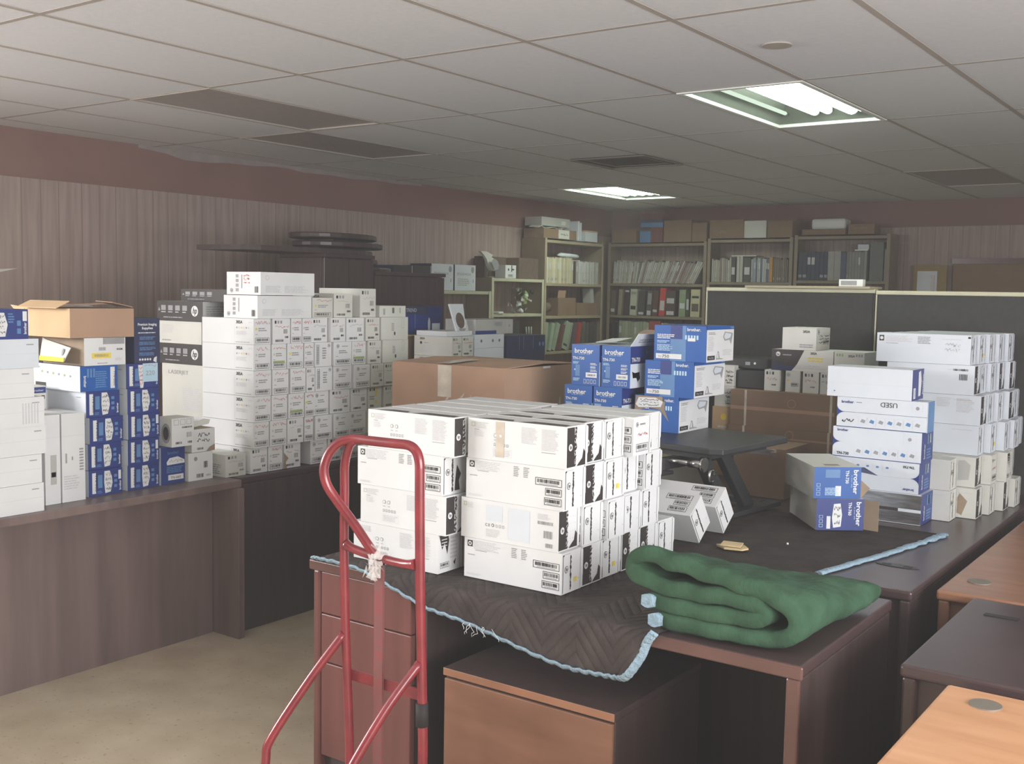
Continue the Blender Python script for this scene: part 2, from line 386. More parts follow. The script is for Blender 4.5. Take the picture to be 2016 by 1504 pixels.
def hp_end(b, fr, W, H, kind):
    if kind == 'white':
        b.pg(fr, [(W * .06, H * .94), (W * .06, H * .03), (W * .085, H * .03), (W * .085, H * .90), (W * .14, H * .93), (W * .95, H * .955), (W * .95, H * .97), (W * .12, H * .97)][0:5] + [(W * .12, H * .95)], 'ink')
        b.rect(fr, W * .11, H * .945, W * .45, H * .955, 'grey_print')
        hp_mark(b, fr, W * .24, H * .58, H * .085)
        b.jagged(fr, W * .40, H * .07, W * .50, H * .90, 'black_print', 26, .42)
        b.lines(fr, W * .82, H * .27, W * .90, H * .29, 1, 'grey_print')
        if random.random() < .25: b.rect(fr, W * .62, H * .22, W * .76, H * .34, 'yellow_print', .0011)
    elif kind == 'black':
        b.rect(fr, W * .03, H * .03, W * .40, H * .97, 'black_print')
        b.jagged(fr, W * .36, H * .03, W * .52, H * .97, 'black_print', 22, .5, .0007)
        for i in range(9): b.pg(fr, [(W * .41, H * (.08 + i * .1)), (W * .47, H * (.11 + i * .1)), (W * .47, H * (.125 + i * .1)), (W * .41, H * (.10 + i * .1))], 'white_card', .0012)
        hp_mark(b, fr, W * .20, H * .50, H * .085, 'white_card', 'white_card', 'black_print')
        for i in range(3):
            for j in range(4): b.rect(fr, W * (.60 + .12 * i), H * (.25 + .18 * j), W * (.615 + .12 * i), H * (.265 + .18 * j), 'grey_print')
        # torn lower corner of the glued flap
        b.pg(fr, [(W * .52, H * .03), (W * .97, H * .03), (W * .99, H * .30), (W * .86, H * .42), (W * .80, H * .20), (W * .66, H * .12)], 'black_print', .0010)
    elif kind == 'codes':
        hp_mark(b, fr, W * .22, H * .80, H * .06)
        b.lines(fr, W * .38, H * .76, W * .7, H * .84, 1, 'grey_print'); b.scribble(fr, W * .2, H * .45, W * .85, H * .6, 'red_print', 1)
        b.boxbar(fr, W * .18, H * .10, W * .88, H * .30, 12, .0014)
    elif kind == 'torn':
        b.pg(fr, [(W * .05, H * .97), (W * .18, H * .60), (W * .30, H * .75), (W * .42, H * .45), (W * .50, H * .80), (W * .45, H * .97)], 'black_print')
        for i in range(3): b.rect(fr, W * .15, H * (.68 + i * .08), W * .40, H * (.70 + i * .08), 'white_card', .001)
        b.lines(fr, W * .55, H * .3, W * .9, H * .9, 6, 'pale_print'); b.boxbar(fr, W * .10, H * .12, W * .5, H * .26, 9)
        b.pg(fr, [(W * .7, H * .2), (W * .82, H * .3), (W * .78, H * .12)], 'black_print')
def hp_carton(front='codes', end='white', w=.354, d=.108, h=.1222, body='white_card', slot=False):
    c = Carton(w, d, h, body); hp_front(c.b, c.fy, w, h, front); hp_end(c.b, c.fx, d, h, end)
    f = c.fz
    c.b.rect(f, w * .02, d * .46, w * .98, d * .475, 'pale_print')
    if slot:
        c.b.pg(f, [(w * .10, d * .04), (w * .46, d * .05), (w * .42, d * .30), (w * .22, d * .34)], 'slot_shade', .0012)
        c.b.pg(f, [(w * .52, d * .04), (w * .98, d * .05), (w * .97, d * .34), (w * .62, d * .36)], 'slot_shade', .0012)
    if end != 'torn':   # glued end panel with a notched free edge that stands a little proud of the side
        g = c.fx; c.b.pg(g, [(d * .94, h * .02), (d * 1.035, h * .02), (d * 1.035, h * .26), (d * 1.07, h * .33), (d * 1.07, h * .93), (d * 1.03, h * .97), (d * .94, h * .97)], body, .0018)
    return c

# ------------------------------------------------------------------ THE ROOM
XL, XR, YF, YB, ZC = -6.30, 2.60, -2.20, 10.70, 2.56
b = MB(); b.box(XL - .1, XR + .1, YF - .1, YB + .1, -.1, 0, 'floor_tile'); tag(b.build('floor'), kind='structure')
def gx(j): return .6096 * j - 5.44
def gy(i): return 1.2192 * i + 2.18
FIX = {(-1 + 0, 5): 0}
lit = [(2, 5), (5.17, -.05)]
holes = {(2, 5), (5, 5 - 5), (1, 1), (2, 0), (5, 5), (-2, 2), (-2, 5)}
# ceiling: tiles 2 x 4 ft in a T-bar grid, open where a light panel sits
b = MB()
for i in range(-4, 8):
    for j in range(-2, 14):
        x0, x1, y0, y1 = gx(j), gx(j + 1), gy(i), gy(i + 1)
        if x1 < XL or x0 > XR or y1 < YF or y0 > YB or (i, j) in holes: continue
        if (i, j) == (3, 2): pass
        b.box(max(x0, XL - .05), min(x1, XR + .05), max(y0, YF - .05), min(y1, YB + .05), ZC, ZC + .016, 'ceiling_tile')
for j in range(-1, 14):
    x = gx(j)
    if XL < x < XR: b.box(x - .012, x + .012, YF, YB, ZC - .0015, ZC + .02, 'ceiling_grid')
for i in range(-4, 8):
    y = gy(i)
    if YF < y < YB: b.box(XL, XR, y - .011, y + .011, ZC - .001, ZC + .02, 'ceiling_grid')
b.box(XL - .1, XR + .1, YF - .1, YB + .1, ZC + .25, ZC + .35, 'ceiling_tile')
tag(b.build('ceiling'), kind='structure')
# walls: wood panelling below, brown paint band above
b = MB(); b.box(XL - .1, XL - .008, 0.9, YB + .1, 0, ZC + .3, 'brown_paint'); b.box(XL - .02, XL, 0.9, YB, 0, 2.265, 'panelling')
b.box(XL - .1, XL - .008, YF - .1, -1.9, 0, ZC + .3, 'brown_paint'); b.box(XL - .1, XL, -1.9, .9, 0, .75, 'panelling'); b.box(XL - .1, XL, -1.9, .9, 2.42, ZC + .3, 'brown_paint')
tag(b.build('wall_left'), kind='structure')
b = MB(); b.box(XL - .1, XR + .1, YB + .008, YB + .1, 0, ZC + .3, 'brown_paint'); b.box(XL, XR, YB, YB + .02, 0, 2.31, 'panelling')
tag(b.build('wall_back'), kind='structure')
b = MB(); b.box(XR, XR + .1, YF - .1, -1.8, 0, ZC + .3, 'brown_paint'); b.box(XR, XR + .1, 5.0, YB + .1, 0, ZC + .3, 'brown_paint')
b.box(XR, XR + .1, -1.8, 5.0, 0, .7, 'panelling'); b.box(XR, XR + .1, -1.8, 5.0, 2.4, ZC + .3, 'brown_paint'); b.box(XR - .01, XR, 5.0, YB, 0, 2.28, 'panelling'); tag(b.build('wall_right'), kind='structure')
b = MB(); b.box(XL, XR, YF - .1, YF, 0, .7, 'panelling'); b.box(XL, XR, YF - .1, YF, 2.4, ZC + .3, 'brown_paint'); b.box(2.2, XR, YF - .1, YF, .7, 2.4, 'brown_paint'); b.box(XL, -6.0, YF - .1, YF, .7, 2.4, 'brown_paint')
tag(b.build('wall_front'), kind='structure')
b = MB(); 
for x in (-6.0, -4.0, -2.0, .1, 2.15): b.box(x, x + .05, YF - .08, YF - .02, .7, 2.4, 'cream_metal')
tag(b.build('window_1'), kind='structure')
b = MB()
for y in (-1.9, -.5, .85): b.box(XL - .08, XL - .02, y, y + .05, .75, 2.42, 'cream_metal')
tag(b.build('window_2'), kind='structure')
b = MB()
for y in (-1.8, -.1, 1.6, 3.3, 4.95): b.box(XR + .02, XR + .08, y, y + .05, .7, 2.4, 'cream_metal')
tag(b.build('window_3'), kind='structure')
mat('old_paint', (150, 140, 136), .8, .06, 10)
# ragged edge where ceiling paint was rolled over the top of the brown band
b = MB(); pts = [(4.495, 2.541), (4.716, 2.525), (4.86, 2.498), (5.058, 2.50), (5.25, 2.517), (5.475, 2.52), (5.7, 2.538), (5.852, 2.536), (5.984, 2.522), (6.3, 2.530), (6.548, 2.522), (6.8, 2.54), (7.045, 2.532), (7.4, 2.545)]
f = Fr((XL - .008, 0, 0), (0, 1, 0), (0, 0, 1))
for i in range(len(pts) - 1): b.pg(f, [pts[i], pts[i + 1], (pts[i + 1][0], 2.56), (pts[i][0], 2.56)], 'old_paint', .002)
tag(b.build('trim_1'), kind='structure')
# tall shutter-like wood panel on the back wall
b = MB(); b.box(-2.587, -1.40, YB - .03, YB, 0, 2.0, 'kraft_dark'); b.box(-2.60, -1.39, YB - .04, YB - .005, 1.96, 2.01, 'mahogany_edge'); tag(b.build('door_1'), kind='structure')

# ------------------------------------------------------------------ ceiling fittings
def ceiling_light(x0, x1, y0, y1, label, tubes, glow):
    root = tag(empty('ceiling_light', ((x0 + x1) / 2, (y0 + y1) / 2, ZC)), label, 'ceiling light', 'fluorescent ceiling lights')
    w, l = x1 - x0, y1 - y0; X, Y = w / 2, l / 2; t = .028
    b = MB(); b.box(-X, X, -Y, -Y + t, -.006, .012, 'white_plastic'); b.box(-X, X, Y - t, Y, -.006, .012, 'white_plastic')
    b.box(-X, -X + t, -Y + t, Y - t, -.006, .012, 'white_plastic'); b.box(X - t, X, -Y + t, Y - t, -.006, .012, 'white_plastic'); b.build('frame', root, bevel=.003)
    b = MB(); X2, Y2 = X - t, Y - t; a, bb = X2 - .05, Y2 - .05; h = .11
    P = [(-X2, -Y2, .012), (X2, -Y2, .012), (X2, Y2, .012), (-X2, Y2, .012)]; Q = [(-a, -bb, h), (a, -bb, h), (a, bb, h), (-a, bb, h)]
    b.face(Q[::-1], 'fixture_inner')
    for i in range(4): j = (i + 1) % 4; b.face([P[j], P[i], Q[i], Q[j]], 'fixture_inner')
    b.build('reflector', root)
    for fx_, m, r in tubes:
        b = MB(); x = -X2 + 2 * X2 * fx_; b.tube([(x, -bb + .04, .055), (x, bb - .04, .055)], r, m, 12)
        b.tube([(x, -bb, .055), (x, -bb + .04, .055)], r * .9, 'chrome', 12); b.tube([(x, bb - .04, .055), (x, bb, .055)], r * .9, 'chrome', 12); b.build('tube', root)
    b = MB(); b.face([(-X2, -Y2, .0), (-X2, Y2, .0), (X2, Y2, .0), (X2, -Y2, .0)], 'acrylic_lens'); b.build('lens', root)
    return root
T4 = [(.12, 'tube_dim', .010), (.42, 'tube_glow', .024), (.55, 'tube_glow', .022), (.78, 'tube_glow', .034), (.88, 'tube_glow', .024)]
ceiling_light(gx(5), gx(6), gy(2), gy(3), 'nearer lit fluorescent ceiling light with glowing tubes behind a clear cover', T4, 1)
ceiling_light(gx(0), gx(1), gy(5), gy(6), 'farther lit fluorescent ceiling light above the corner bookcases', [(.10, 'tube_glow', .035), (.26, 'tube_glow', .035), (.42, 'tube_glow', .035), (.58, 'tube_glow', .035), (.74, 'tube_glow', .035), (.90, 'tube_glow', .035)], 1)
for (i, j, lab) in ((-2, 2, 'lit fluorescent ceiling light behind the viewpoint on the left'), (-2, 5, 'lit fluorescent ceiling light behind the viewpoint')):
    ceiling_light(gx(j), gx(j + 1), gy(i), gy(i + 1), lab, [(.3, 'tube_glow', .02), (.7, 'tube_glow', .02)], 1)
def off_light(i, j, label, dim=False):
    x0, x1, y0, y1 = gx(j), gx(j + 1), gy(i), gy(i + 1)
    root = tag(empty('unlit_light_panel', ((x0 + x1) / 2, (y0 + y1) / 2, ZC)), label, 'ceiling light', 'unlit ceiling light panels')
    X, Y = (x1 - x0) / 2, (y1 - y0) / 2
    b = MB(); b.box(-X + .012, X - .012, -Y + .012, Y - .012, .004, .010, 'dull_lens'); b.build('lens', root)
    b = MB(); t = .02
    b.box(-X, X, -Y, -Y + t, -.004, .004, 'ceiling_grid'); b.box(-X, X, Y - t, Y, -.004, .004, 'ceiling_grid'); b.box(-X, -X + t, -Y + t, Y - t, -.004, .004, 'ceiling_grid'); b.box(X - t, X, -Y + t, Y - t, -.004, .004, 'ceiling_grid'); b.build('frame', root)
mat('dull_lens', (156, 151, 146), .35, .05, 20, bump=.2, bscale=500)
off_light(1, 1, 'unlit grey ceiling light panel nearest the viewer on the left'); off_light(2, 0, 'unlit darker ceiling light panel just beyond the nearest one on the left'); off_light(5, 5, 'unlit ceiling light panel at the far right near the back wall')
root = tag(empty('ceiling_vent', (-3.88, 6.78, ZC)), 'square louvred air vent in the ceiling before the far light', 'vent')
b = MB()
for k in range(4):
    a = .30 - k * .07; z = -.012 + k * .006; t = .022
    b.box(-a, a, -a, -a + t, z, z + .006, 'vent_metal'); b.box(-a, a, a - t, a, z, z + .006, 'vent_metal'); b.box(-a, -a + t, -a + t, a - t, z, z + .006, 'vent_metal'); b.box(a - t, a, -a + t, a - t, z, z + .006, 'vent_metal')
b.build('louvres', root)
b = MB(); b.box(-.29, .29, -.29, .29, -.002, -.0005, 'ink'); b.build('duct_opening', root)
b = MB(); b.tube([(0, 0, 0), (0, 0, -.006)], .055, 'ceiling_grid', 20); tag(b.build('ceiling_sensor', None, (-1.62, 3.93, ZC)), 'small round disc on the tile beside the nearer light', 'sensor')

# ------------------------------------------------------------------ DESKS
def slab(b, x0, x1, y0, y1, z0, z1, m): b.box(x0, x1, y0, y1, z0, z1, m)
# left row
root = tag(empty('office_desk', (-4.26, 1.6, 0)), 'grey-brown laminate desk by the left wall under the blue and white cartons', 'desk')
def P(m): return MB()
b = MB(); b.box(-.40, .37, -1.9, 1.71, .703, .738, 'brown_laminate'); b.build('desktop', root, bevel=.004)
b = MB(); b.box(.18, .22, -1.9, 1.66, .0, .703, 'brown_laminate'); b.build('modesty_panel', root)
b = MB(); b.box(-.38, .40, 1.665, 1.70, 0, .703, 'brown_laminate'); b.build('end_panel', root, bevel=.003)
def dark_desk(x0, x1, y0, y1, label, side='x', top='espresso_laminate', body='dark_laminate', h=.738, name='office_desk', inset=.03, group=None, panels=('front', 'left', 'right', 'back'), edge=None):
    r = tag(empty(name, ((x0 + x1) / 2, (y0 + y1) / 2, 0)), label, 'desk', group); X, Y = (x1 - x0) / 2, (y1 - y0) / 2
    b = MB(); b.box(-X, X, -Y, Y, h - .032, h, top); b.build('desktop', r, bevel=.009, seg=3)
    i = inset
    if 'left' in panels: b = MB(); b.box(-X + .006, -X + .038, -Y + .006, Y - .006, 0, h - .032, body); b.build('end_panel', r, bevel=.006)
    if 'right' in panels: b = MB(); b.box(X - .038, X - .006, -Y + .006, Y - .006, 0, h - .032, body); b.build('end_panel', r, bevel=.006)
    if 'front' in panels: b = MB(); b.box(-X + .038, X - .038, -Y + i, -Y + i + .02, 0.002, h - .032, body); b.build('front_panel', r)
    if 'back' in panels: b = MB(); b.box(-X + .038, X - .038, Y - i - .02, Y - i, 0.002, h - .032, body); b.build('modesty_panel', r)
    return r
# dark desk run beyond it, front face toward +x
dark_desk(-4.66, -3.93, 3.325, 4.95, 'dark desk by the left wall under the tall wall of white cartons')
dark_desk(-4.66, -3.93, 4.96, 6.45, 'dark desk by the left wall beyond the carton wall, under printer supplies')
M['dark_desk_panel'] = M['dark_laminate']
for (x0, x1, y0, y1, lab) in ():
    pass
# centre desk
root = tag(empty('double_pedestal_desk', (-1.73, 2.835, 0)), 'reddish dark wood executive desk under the quilted pad and folded green blanket', 'desk')
X, Y = .83, .365
b = MB(); b.box(-X, X, -Y, Y, .708, .74, 'espresso_laminate'); b.box(-X - .006, X + .006, -Y - .008, -Y + .002, .706, .7402, 'mahogany_edge'); b.build('desktop', root, bevel=.010, seg=3, angle=60)
b = MB(); b.box(-X + .004, -X + .034, -Y + .002, Y - .01, 0, .706, 'mahogany'); b.build('end_panel', root, bevel=.008)
b = MB(); b.box(X - .034, X - .002, -Y + .004, Y - .01, 0, .706, 'dark_laminate'); b.box(X - .036, X - .001, -Y - .004, -Y + .006, 0, .706, 'mahogany_edge'); b.build('end_panel', root, bevel=.006)
b = MB(); b.box(-X + .034, -.36, -Y + .03, Y - .02, .02, .70, 'dark_laminate'); ped = b.build('pedestal', root)
for z0, z1 in ((.566, .702), (.404, .562), (.085, .400)):
    b = MB(); b.box(-X + .038, -.405, -Y + .006, -Y + .028, z0, z1, 'mahogany'); b.build('drawer', root, bevel=.003)
b = MB(); b.box(-.36, X - .034, Y - .06, Y - .04, .02, .706, 'dark_laminate'); b.build('modesty_panel', root)
b = MB(); b.box(-X + .05, -.37, -Y + .04, -Y + .06, 0, .05, 'dark_laminate'); b.build('plinth', root)
# low cherry cabinet in the kneehole
root = tag(empty('low_cabinet', (-1.655, 2.66, 0)), 'low cherry wood cabinet tucked into the kneehole of the centre desk', 'cabinet')
b = MB(); b.box(-.285, .285, -.25, .25, .03, .505, 'dark_laminate'); b.build('body', root, bevel=.003)
b = MB(); b.box(-.288, .288, -.262, .25, .507, .530, 'dark_laminate', {'-y': 'cherry_top'}); b.build('top', root, bevel=.002)
b = MB(); b.box(-.283, .283, -.262, -.2505, .05, .500, 'cherry'); b.build('door', root, bevel=.003)
b = MB(); b.box(-.27, .27, -.23, .24, 0, .03, 'dark_laminate'); b.build('plinth', root)
# table beyond the centre desk
dark_desk(-2.62, -.88, 3.33, 5.36, 'large dark table beyond the centre desk carrying the right-hand carton stacks', body='dark_laminate', name='dark_work_table')
dark_desk(-3.50, -2.66, 3.70, 4.70, 'dark side table under the big brown carton', name='dark_side_table')
# outlet plate on the table
b = MB(); b.prism([(.045 * math.cos(a * math.pi / 8) * (1.6), .022 * math.sin(a * math.pi / 8)) for a in range(16)], 0, .002, 'black_metal')
for s_ in (-1, 1): b.box(s_ * .035 - .014, s_ * .035 + .014, -.006, .006, .002, .0035, 'ink')
tag(b.build('desk_outlet', None, (-1.01, 3.632, .7385), (0, 0, 0)), 'flush black socket plate in the dark table top near its right front corner', 'outlet')
# right-hand desks
def grommet(parent, x, y, z, r=.035, m='vent_metal'):
    b = MB(); b.tube([(x, y, z - .004), (x, y, z + .003)], r, m, 24); b.build('grommet', parent)
d = dark_desk(-.83, .75, 3.41, 4.9, 'mid-brown wooden desk at right beside the dark table', top='cherry_top', body='cherry', name='brown_desk'); grommet(d, -.744 + .04, 3.587 - 4.155, .738)
d = dark_desk(-.72, .80, 2.645, 3.395, 'dark glossy desk at right between the two lighter desks', top='espresso_laminate', body='espresso_laminate', name='dark_desk')
b = MB(); b.box(-.04, .05, -.013, .013, -.001, .002, 'ink'); b.build('cable_slot', d, (-.611 - .04, 3.226 - 3.02, .738))
d = dark_desk(-.592, .95, 1.85, 2.58, 'light orange wood desk in the nearest right corner', top='oak_orange', body='oak_orange', name='orange_desk'); grommet(d, -.49 - .179, 2.488 - 2.215 - .0, .738, .034)

# ------------------------------------------------------------------ PARTITION
def partition(x0, x1, y, h, label, cap):
    r = tag(empty('cubicle_partition', ((x0 + x1) / 2, y, 0)), label, 'partition', 'grey cubicle partitions'); X = (x1 - x0) / 2
    b = MB(); b.box(-X + .006, X - .006, -.02, .02, .04, h - .02, 'charcoal_fabric'); b.build('fabric_panel', r, bevel=.004)
    b = MB(); b.box(-X, -X + .006, -.026, .026, 0, h - .02, 'cream_metal'); b.box(X - .006, X, -.026, .026, 0, h - .02, 'ink'); b.build('frame', r)
    b = MB(); b.box(-X, X, -.03, .03, h - .02, h, cap); b.build('top_rail', r, bevel=.004)
partition(-2.58, -1.672, 5.43, 1.668, 'left grey fabric cubicle partition behind the long brown cartons', 'cream_metal')
partition(-1.668, .2, 5.43, 1.662, 'right grey fabric cubicle partition behind the big white carton stack', 'cream_metal')
b = MB(); b.box(-.30, .36, -.08, .10, 0, .012, 'tan_metal'); tag(b.build('shelf_board', None, (-2.04, 5.44, 1.6685), (0, 0, R(-1.5))), 'tan board lying flat along the top of the left partition', 'board')
b = MB(); b.box(-.06, .06, -.02, .02, 0, .035, 'white_plastic'); b.box(-.05, .03, -.021, -.0205, .006, .028, 'grey_print'); tag(b.build('label_holder', None, (-1.80, 5.44, 1.681)), 'small white plastic holder on the partition rail', 'holder')

# ------------------------------------------------------------------ CENTRE BLOCK OF TONER CARTONS
ORD = ['first', 'second', 'third', 'fourth', 'fifth', 'sixth', 'seventh', 'eighth', 'ninth', 'tenth', 'eleventh', 'twelfth']
LAYER4 = ['bottom layer', 'second layer up', 'third layer up', 'top layer']
ZP = .75
GA = 'white toner cartons piled on the dark quilt'
fronts = ['codes', 'ce', 'codes', 'symbols']
ends = {(0, 0): 'white', (1, 0): 'black', (2, 0): 'white', (3, 0): 'black', (0, 1): 'black', (1, 1): 'white', (2, 1): 'black', (3, 1): 'black',
        (0, 2): 'white', (1, 2): 'white', (2, 2): 'white', (3, 2): 'white', (0, 3): 'black', (1, 3): 'white', (2, 3): 'white', (3, 3): 'codes',
        (0, 4): 'black', (1, 4): 'white', (2, 4): 'white', (3, 4): 'white', (0, 5): 'white'}
xoff = {(0, 0): 0, (1, 0): -.014, (2, 0): .003, (3, 0): .008, (3, 3): .03, (2, 3): -.015, (1, 3): .0, (1, 2): .012, (3, 1): -.006}
words = {'white': 'white', 'black': 'black-banded white', 'codes': 'barcoded white', 'torn': 'torn white'}
for r in range(4):
    for c in range(6 if r == 0 else 5):
        e = ends[(r, c)]
        k = hp_carton(fronts[r] if c == 0 else ('codes' if e in ('white', 'codes') else 'symbols'), e, slot=(r == 3 and c < 3))
        if r == 3 and c == 0: k.b.rect(k.fy, .105, .012, .135, .118, 'clear_tape', .001)
        y = 2.588 + c * (.117 if r != 3 else .1165)
        place(k, 'toner_carton', -2.018 + xoff.get((r, c), random.uniform(-.006, .008)), y, ZP + r * .1228,
              f'{words[e]} toner carton, {LAYER4[r]}, {ORD[c]} from front, right half of centre pile', 'carton', GA)
endsB = ['torn', 'black', 'white', 'black']; frB = ['symbols', 'symbols', 'codes', 'symbols']
for r in range(4):
    for c in range(5):
        e = endsB[r] if c == 0 else 'white'
        k = hp_carton(frB[r] if c == 0 else 'codes', e, slot=(r == 3 and c == 0))
        x = [-2.443, -2.414, -2.428, -2.384][r] + (random.uniform(-.006, .006) if c else 0)
        if r == 2 and c == 0: k.b.pg(k.fx, [(.06, .01), (.085, .01), (.08, .04), (.09, .06), (.07, .09), (.062, .04)], 'black_print', .001)
        place(k, 'toner_carton', x, 2.545 + c * .117, ZP + r * .1228, f'white toner carton, {LAYER4[r]}, {ORD[c]} from front, left half of centre pile', 'carton', GA)
# two cartons tipped over against the block
for (y, z, w_) in ((3.452, .7515, 'left'), (3.655, .7515, 'right')):
    c = Carton(.354, .105, .135, 'white_card'); hp_end(c.b, c.fx, .105, .135, 'white')
    f = c.fz; c.b.boxbar(f, .23, .07, .33, .095, 14, .0016); c.b.boxbar(f, .27, .042, .33, .065, 9, .0016); c.b.boxbar(f, .26, .014, .33, .037, 9, .0016)
    a = R(36); off = Vector((0, math.cos(a) * .0525, math.sin(a) * .0525))
    o = c.b.build('toner_carton', None, (-1.645 - .177, y + off.y, z + off.z), (a, 0, 0))
    tag(o, f'white toner carton tipped on edge beside the centre pile, {w_} one of two', 'carton', 'leaning white toner cartons')

# ------------------------------------------------------------------ WALL OF SMALLER TONER CARTONS
def c305(w, d, h, end='framed', side='text', col='red_print', dots=('yellow_print', 'grey_print', 'red_print'), body='cream_card', sidename='305A'):
    c = Carton(w, d, h, body); b = c.b; f = c.fy; g = c.fx
    if side == 'text':
        u = w * .64; b.rect(f, u - .001, 0, u, h, 'pale_print', .0004)
        b.text(f, sidename, u + w * .03, h * .80, h * .12, 'ink', bold=True); b.rect(f, w * .9, h * .84, w * .97, h * .86, 'pale_print')
        for i in range(3): b.disc(f, u + w * (.045 + .09 * i), h * .64, h * .035, ('grey_print', dots[0], dots[2])[i]); b.lines(f, u + w * (.07 + .09 * i), h * .60, u + w * (.11 + .09 * i), h * .68, 2, 'pale_print')
        b.lines(f, u + w * .03, h * .36, u + w * .26, h * .52, 4, 'pale_print'); b.lines(f, u + w * .02, h * .06, w * .98, h * .10, 1, 'grey_print')
    elif side == 'plain': b.lines(f, w * .5, h * .2, w * .9, h * .8, 5, 'pale_print')
    if end in ('framed', 'hpframed'):
        b.boxbar(g, d * .10, h * .06, d * .92, h * .26, 12, .0016)
        if end == 'framed': b.disc(g, d * .16, h * .60, h * .05, 'pale_print' if random.random() < .6 else 'yellow_print')
        else: hp_mark(b, g, d * .22, h * .82, h * .08)
        b.lines(g, d * .28, h * .50, d * .78, h * .66, 2, 'grey_print'); b.rect(g, d * .1, h * .38, d * .24, h * .40, 'grey_print')
        if end == 'framed': b.scribble(g, d * .1, h * .74, d * .95, h * .94, col, 1, .0016)
        else: b.lines(g, d * .45, h * .78, d * .8, h * .84, 1, 'grey_print')
        if end == 'framed' and random.random() < .25: b.rect(g, d * .1, h * .26, d * .9, h * .34, 'green_print', .0005)
    elif end == 'codes':
        for i in range(3): b.rect(g, d * (.12 + .16 * i), h * .80, d * (.22 + .16 * i), h * .92, 'grey_print' if i else 'black_print')
        b.barcode(g, d * .62, h * .40, d * .86, h * .58, 'grey_print', 8)
        b.barcode(g, d * .16, h * .08, d * .62, h * .17, 'black_print', 14); b.barcode(g, d * .70, h * .22, d * .9, h * .30, 'black_print', 8)
        b.scribble(g, d * .12, h * .60, d * .92, h * .74, col if random.random() < .5 else 'grey_print', 1, .0014)
    elif end == 'sideways':
        b.border(g, d * .10, h * .10, d * .26, h * .90, .0015, 'ink')
        for i in range(16): b.rect(g, d * .13, h * (.14 + i * .045), d * .23, h * (.16 + i * .045), 'ink', .0009)
        hp_mark(b, g, d * .85, h * .86, h * .07); b.lines(g, d * .45, h * .3, d * .7, h * .8, 5, 'grey_print')
    elif end == 'dot':
        b.border(g, d * .76, h * .52, d * .84, h * .95, .0012, 'grey_print'); b.disc(g, d * .5, h * .28, .006, 'ink', .010)
        b.rect(g, d * .44, h * .02, d * .452, h * .98, 'pale_print'); b.lines(g, d * .38, h * .4, d * .5, h * .75, 5, 'grey_print')
    elif end == 'yellow':
        for i in range(3): b.rect(g, d * (.12 + .14 * i), h * .80, d * (.21 + .14 * i), h * .92, 'black_print' if i != 1 else 'grey_print')
        b.rect(g, d * .55, h * .55, d * .66, h * .92, 'yellow_print', .0012); b.rect(g, d * .55, h * .22, d * .64, h * .4, 'yellow_print', .0012)
        b.lines(g, d * .12, h * .40, d * .5, h * .6, 2, 'grey_print'); b.barcode(g, d * .14, h * .10, d * .42, h * .2, 'black_print', 10)
    return c
L305 = ['topmost row', 'second row down', 'third row down', 'fourth row down', 'fifth row down', 'bottom row']
rows305 = [
 [(3.432, 3.539, 'framed'), (3.549, 3.663, 'codes'), (3.668, 3.739, 'framed'), (3.742, 3.807, 'framed'), (3.815, 3.925, 'codes'), (3.931, 4.036, 'codes'), (4.042, 4.175, 'codes'), (4.182, 4.290, 'codes'), (4.300, 4.520, 'dot')],
 [(3.432, 3.539, 'framed'), (3.544, 3.638, 'framed'), (3.643, 3.750, 'framed'), (3.755, 3.822, 'framed'), (3.829, 3.948, 'sideways'), (3.953, 4.083, 'hpframed'), (4.094, 4.199, 'framed'), (4.205, 4.308, 'codes'), (4.314, 4.522, 'dot')],
 [(3.432, 3.543, 'framed'), (3.548, 3.653, 'framed'), (3.663, 3.766, 'framed'), (3.770, 3.829, 'codes'), (3.834, 3.954, 'sideways'), (3.960, 4.095, 'hpframed'), (4.101, 4.218, 'hpframed'), (4.224, 4.324, 'codes'), (4.329, 4.440, 'codes'), (4.446, 4.549, 'yellow')],
 [(3.432, 3.540, 'framed'), (3.543, 3.645, 'framed'), (3.650, 3.756, 'framed'), (3.760, 3.825, 'framed'), (3.830, 3.936, 'hpframed'), (3.944, 4.090, 'codes'), (4.096, 4.220, 'codes'), (4.225, 4.335, 'yellow'), (4.341, 4.445, 'codes'), (4.449, 4.540, 'codes')],
 [(3.428, 3.528, 'framed'), (3.533, 3.640, 'framed'), (3.644, 3.751, 'codes'), (3.757, 3.818, 'framed'), (3.825, 3.944, 'hpframed'), (3.950, 4.068, 'hpframed'), (4.074, 4.203, 'hpframed'), (4.209, 4.330, 'yellow'), (4.336, 4.440, 'framed'), (4.446, 4.540, 'framed')],
 [(3.424, 3.530, 'codes'), (3.535, 3.628, 'framed'), (3.634, 3.746, 'codes'), (3.812, 3.928, 'hpframed'), (3.934, 4.076, 'codes'), (4.081, 4.180, 'framed'), (4.186, 4.300, 'framed'), (4.306, 4.42, 'codes'), (4.426, 4.54, 'framed')]]
Z305 = [1.355, 1.2325, 1.1095, .9865, .8635, .7405]
wd = {'framed': 'framed barcode', 'hpframed': 'logo over barcode', 'codes': 'loose barcodes', 'sideways': 'sideways barcode', 'dot': 'black dot', 'yellow': 'yellow smears'}
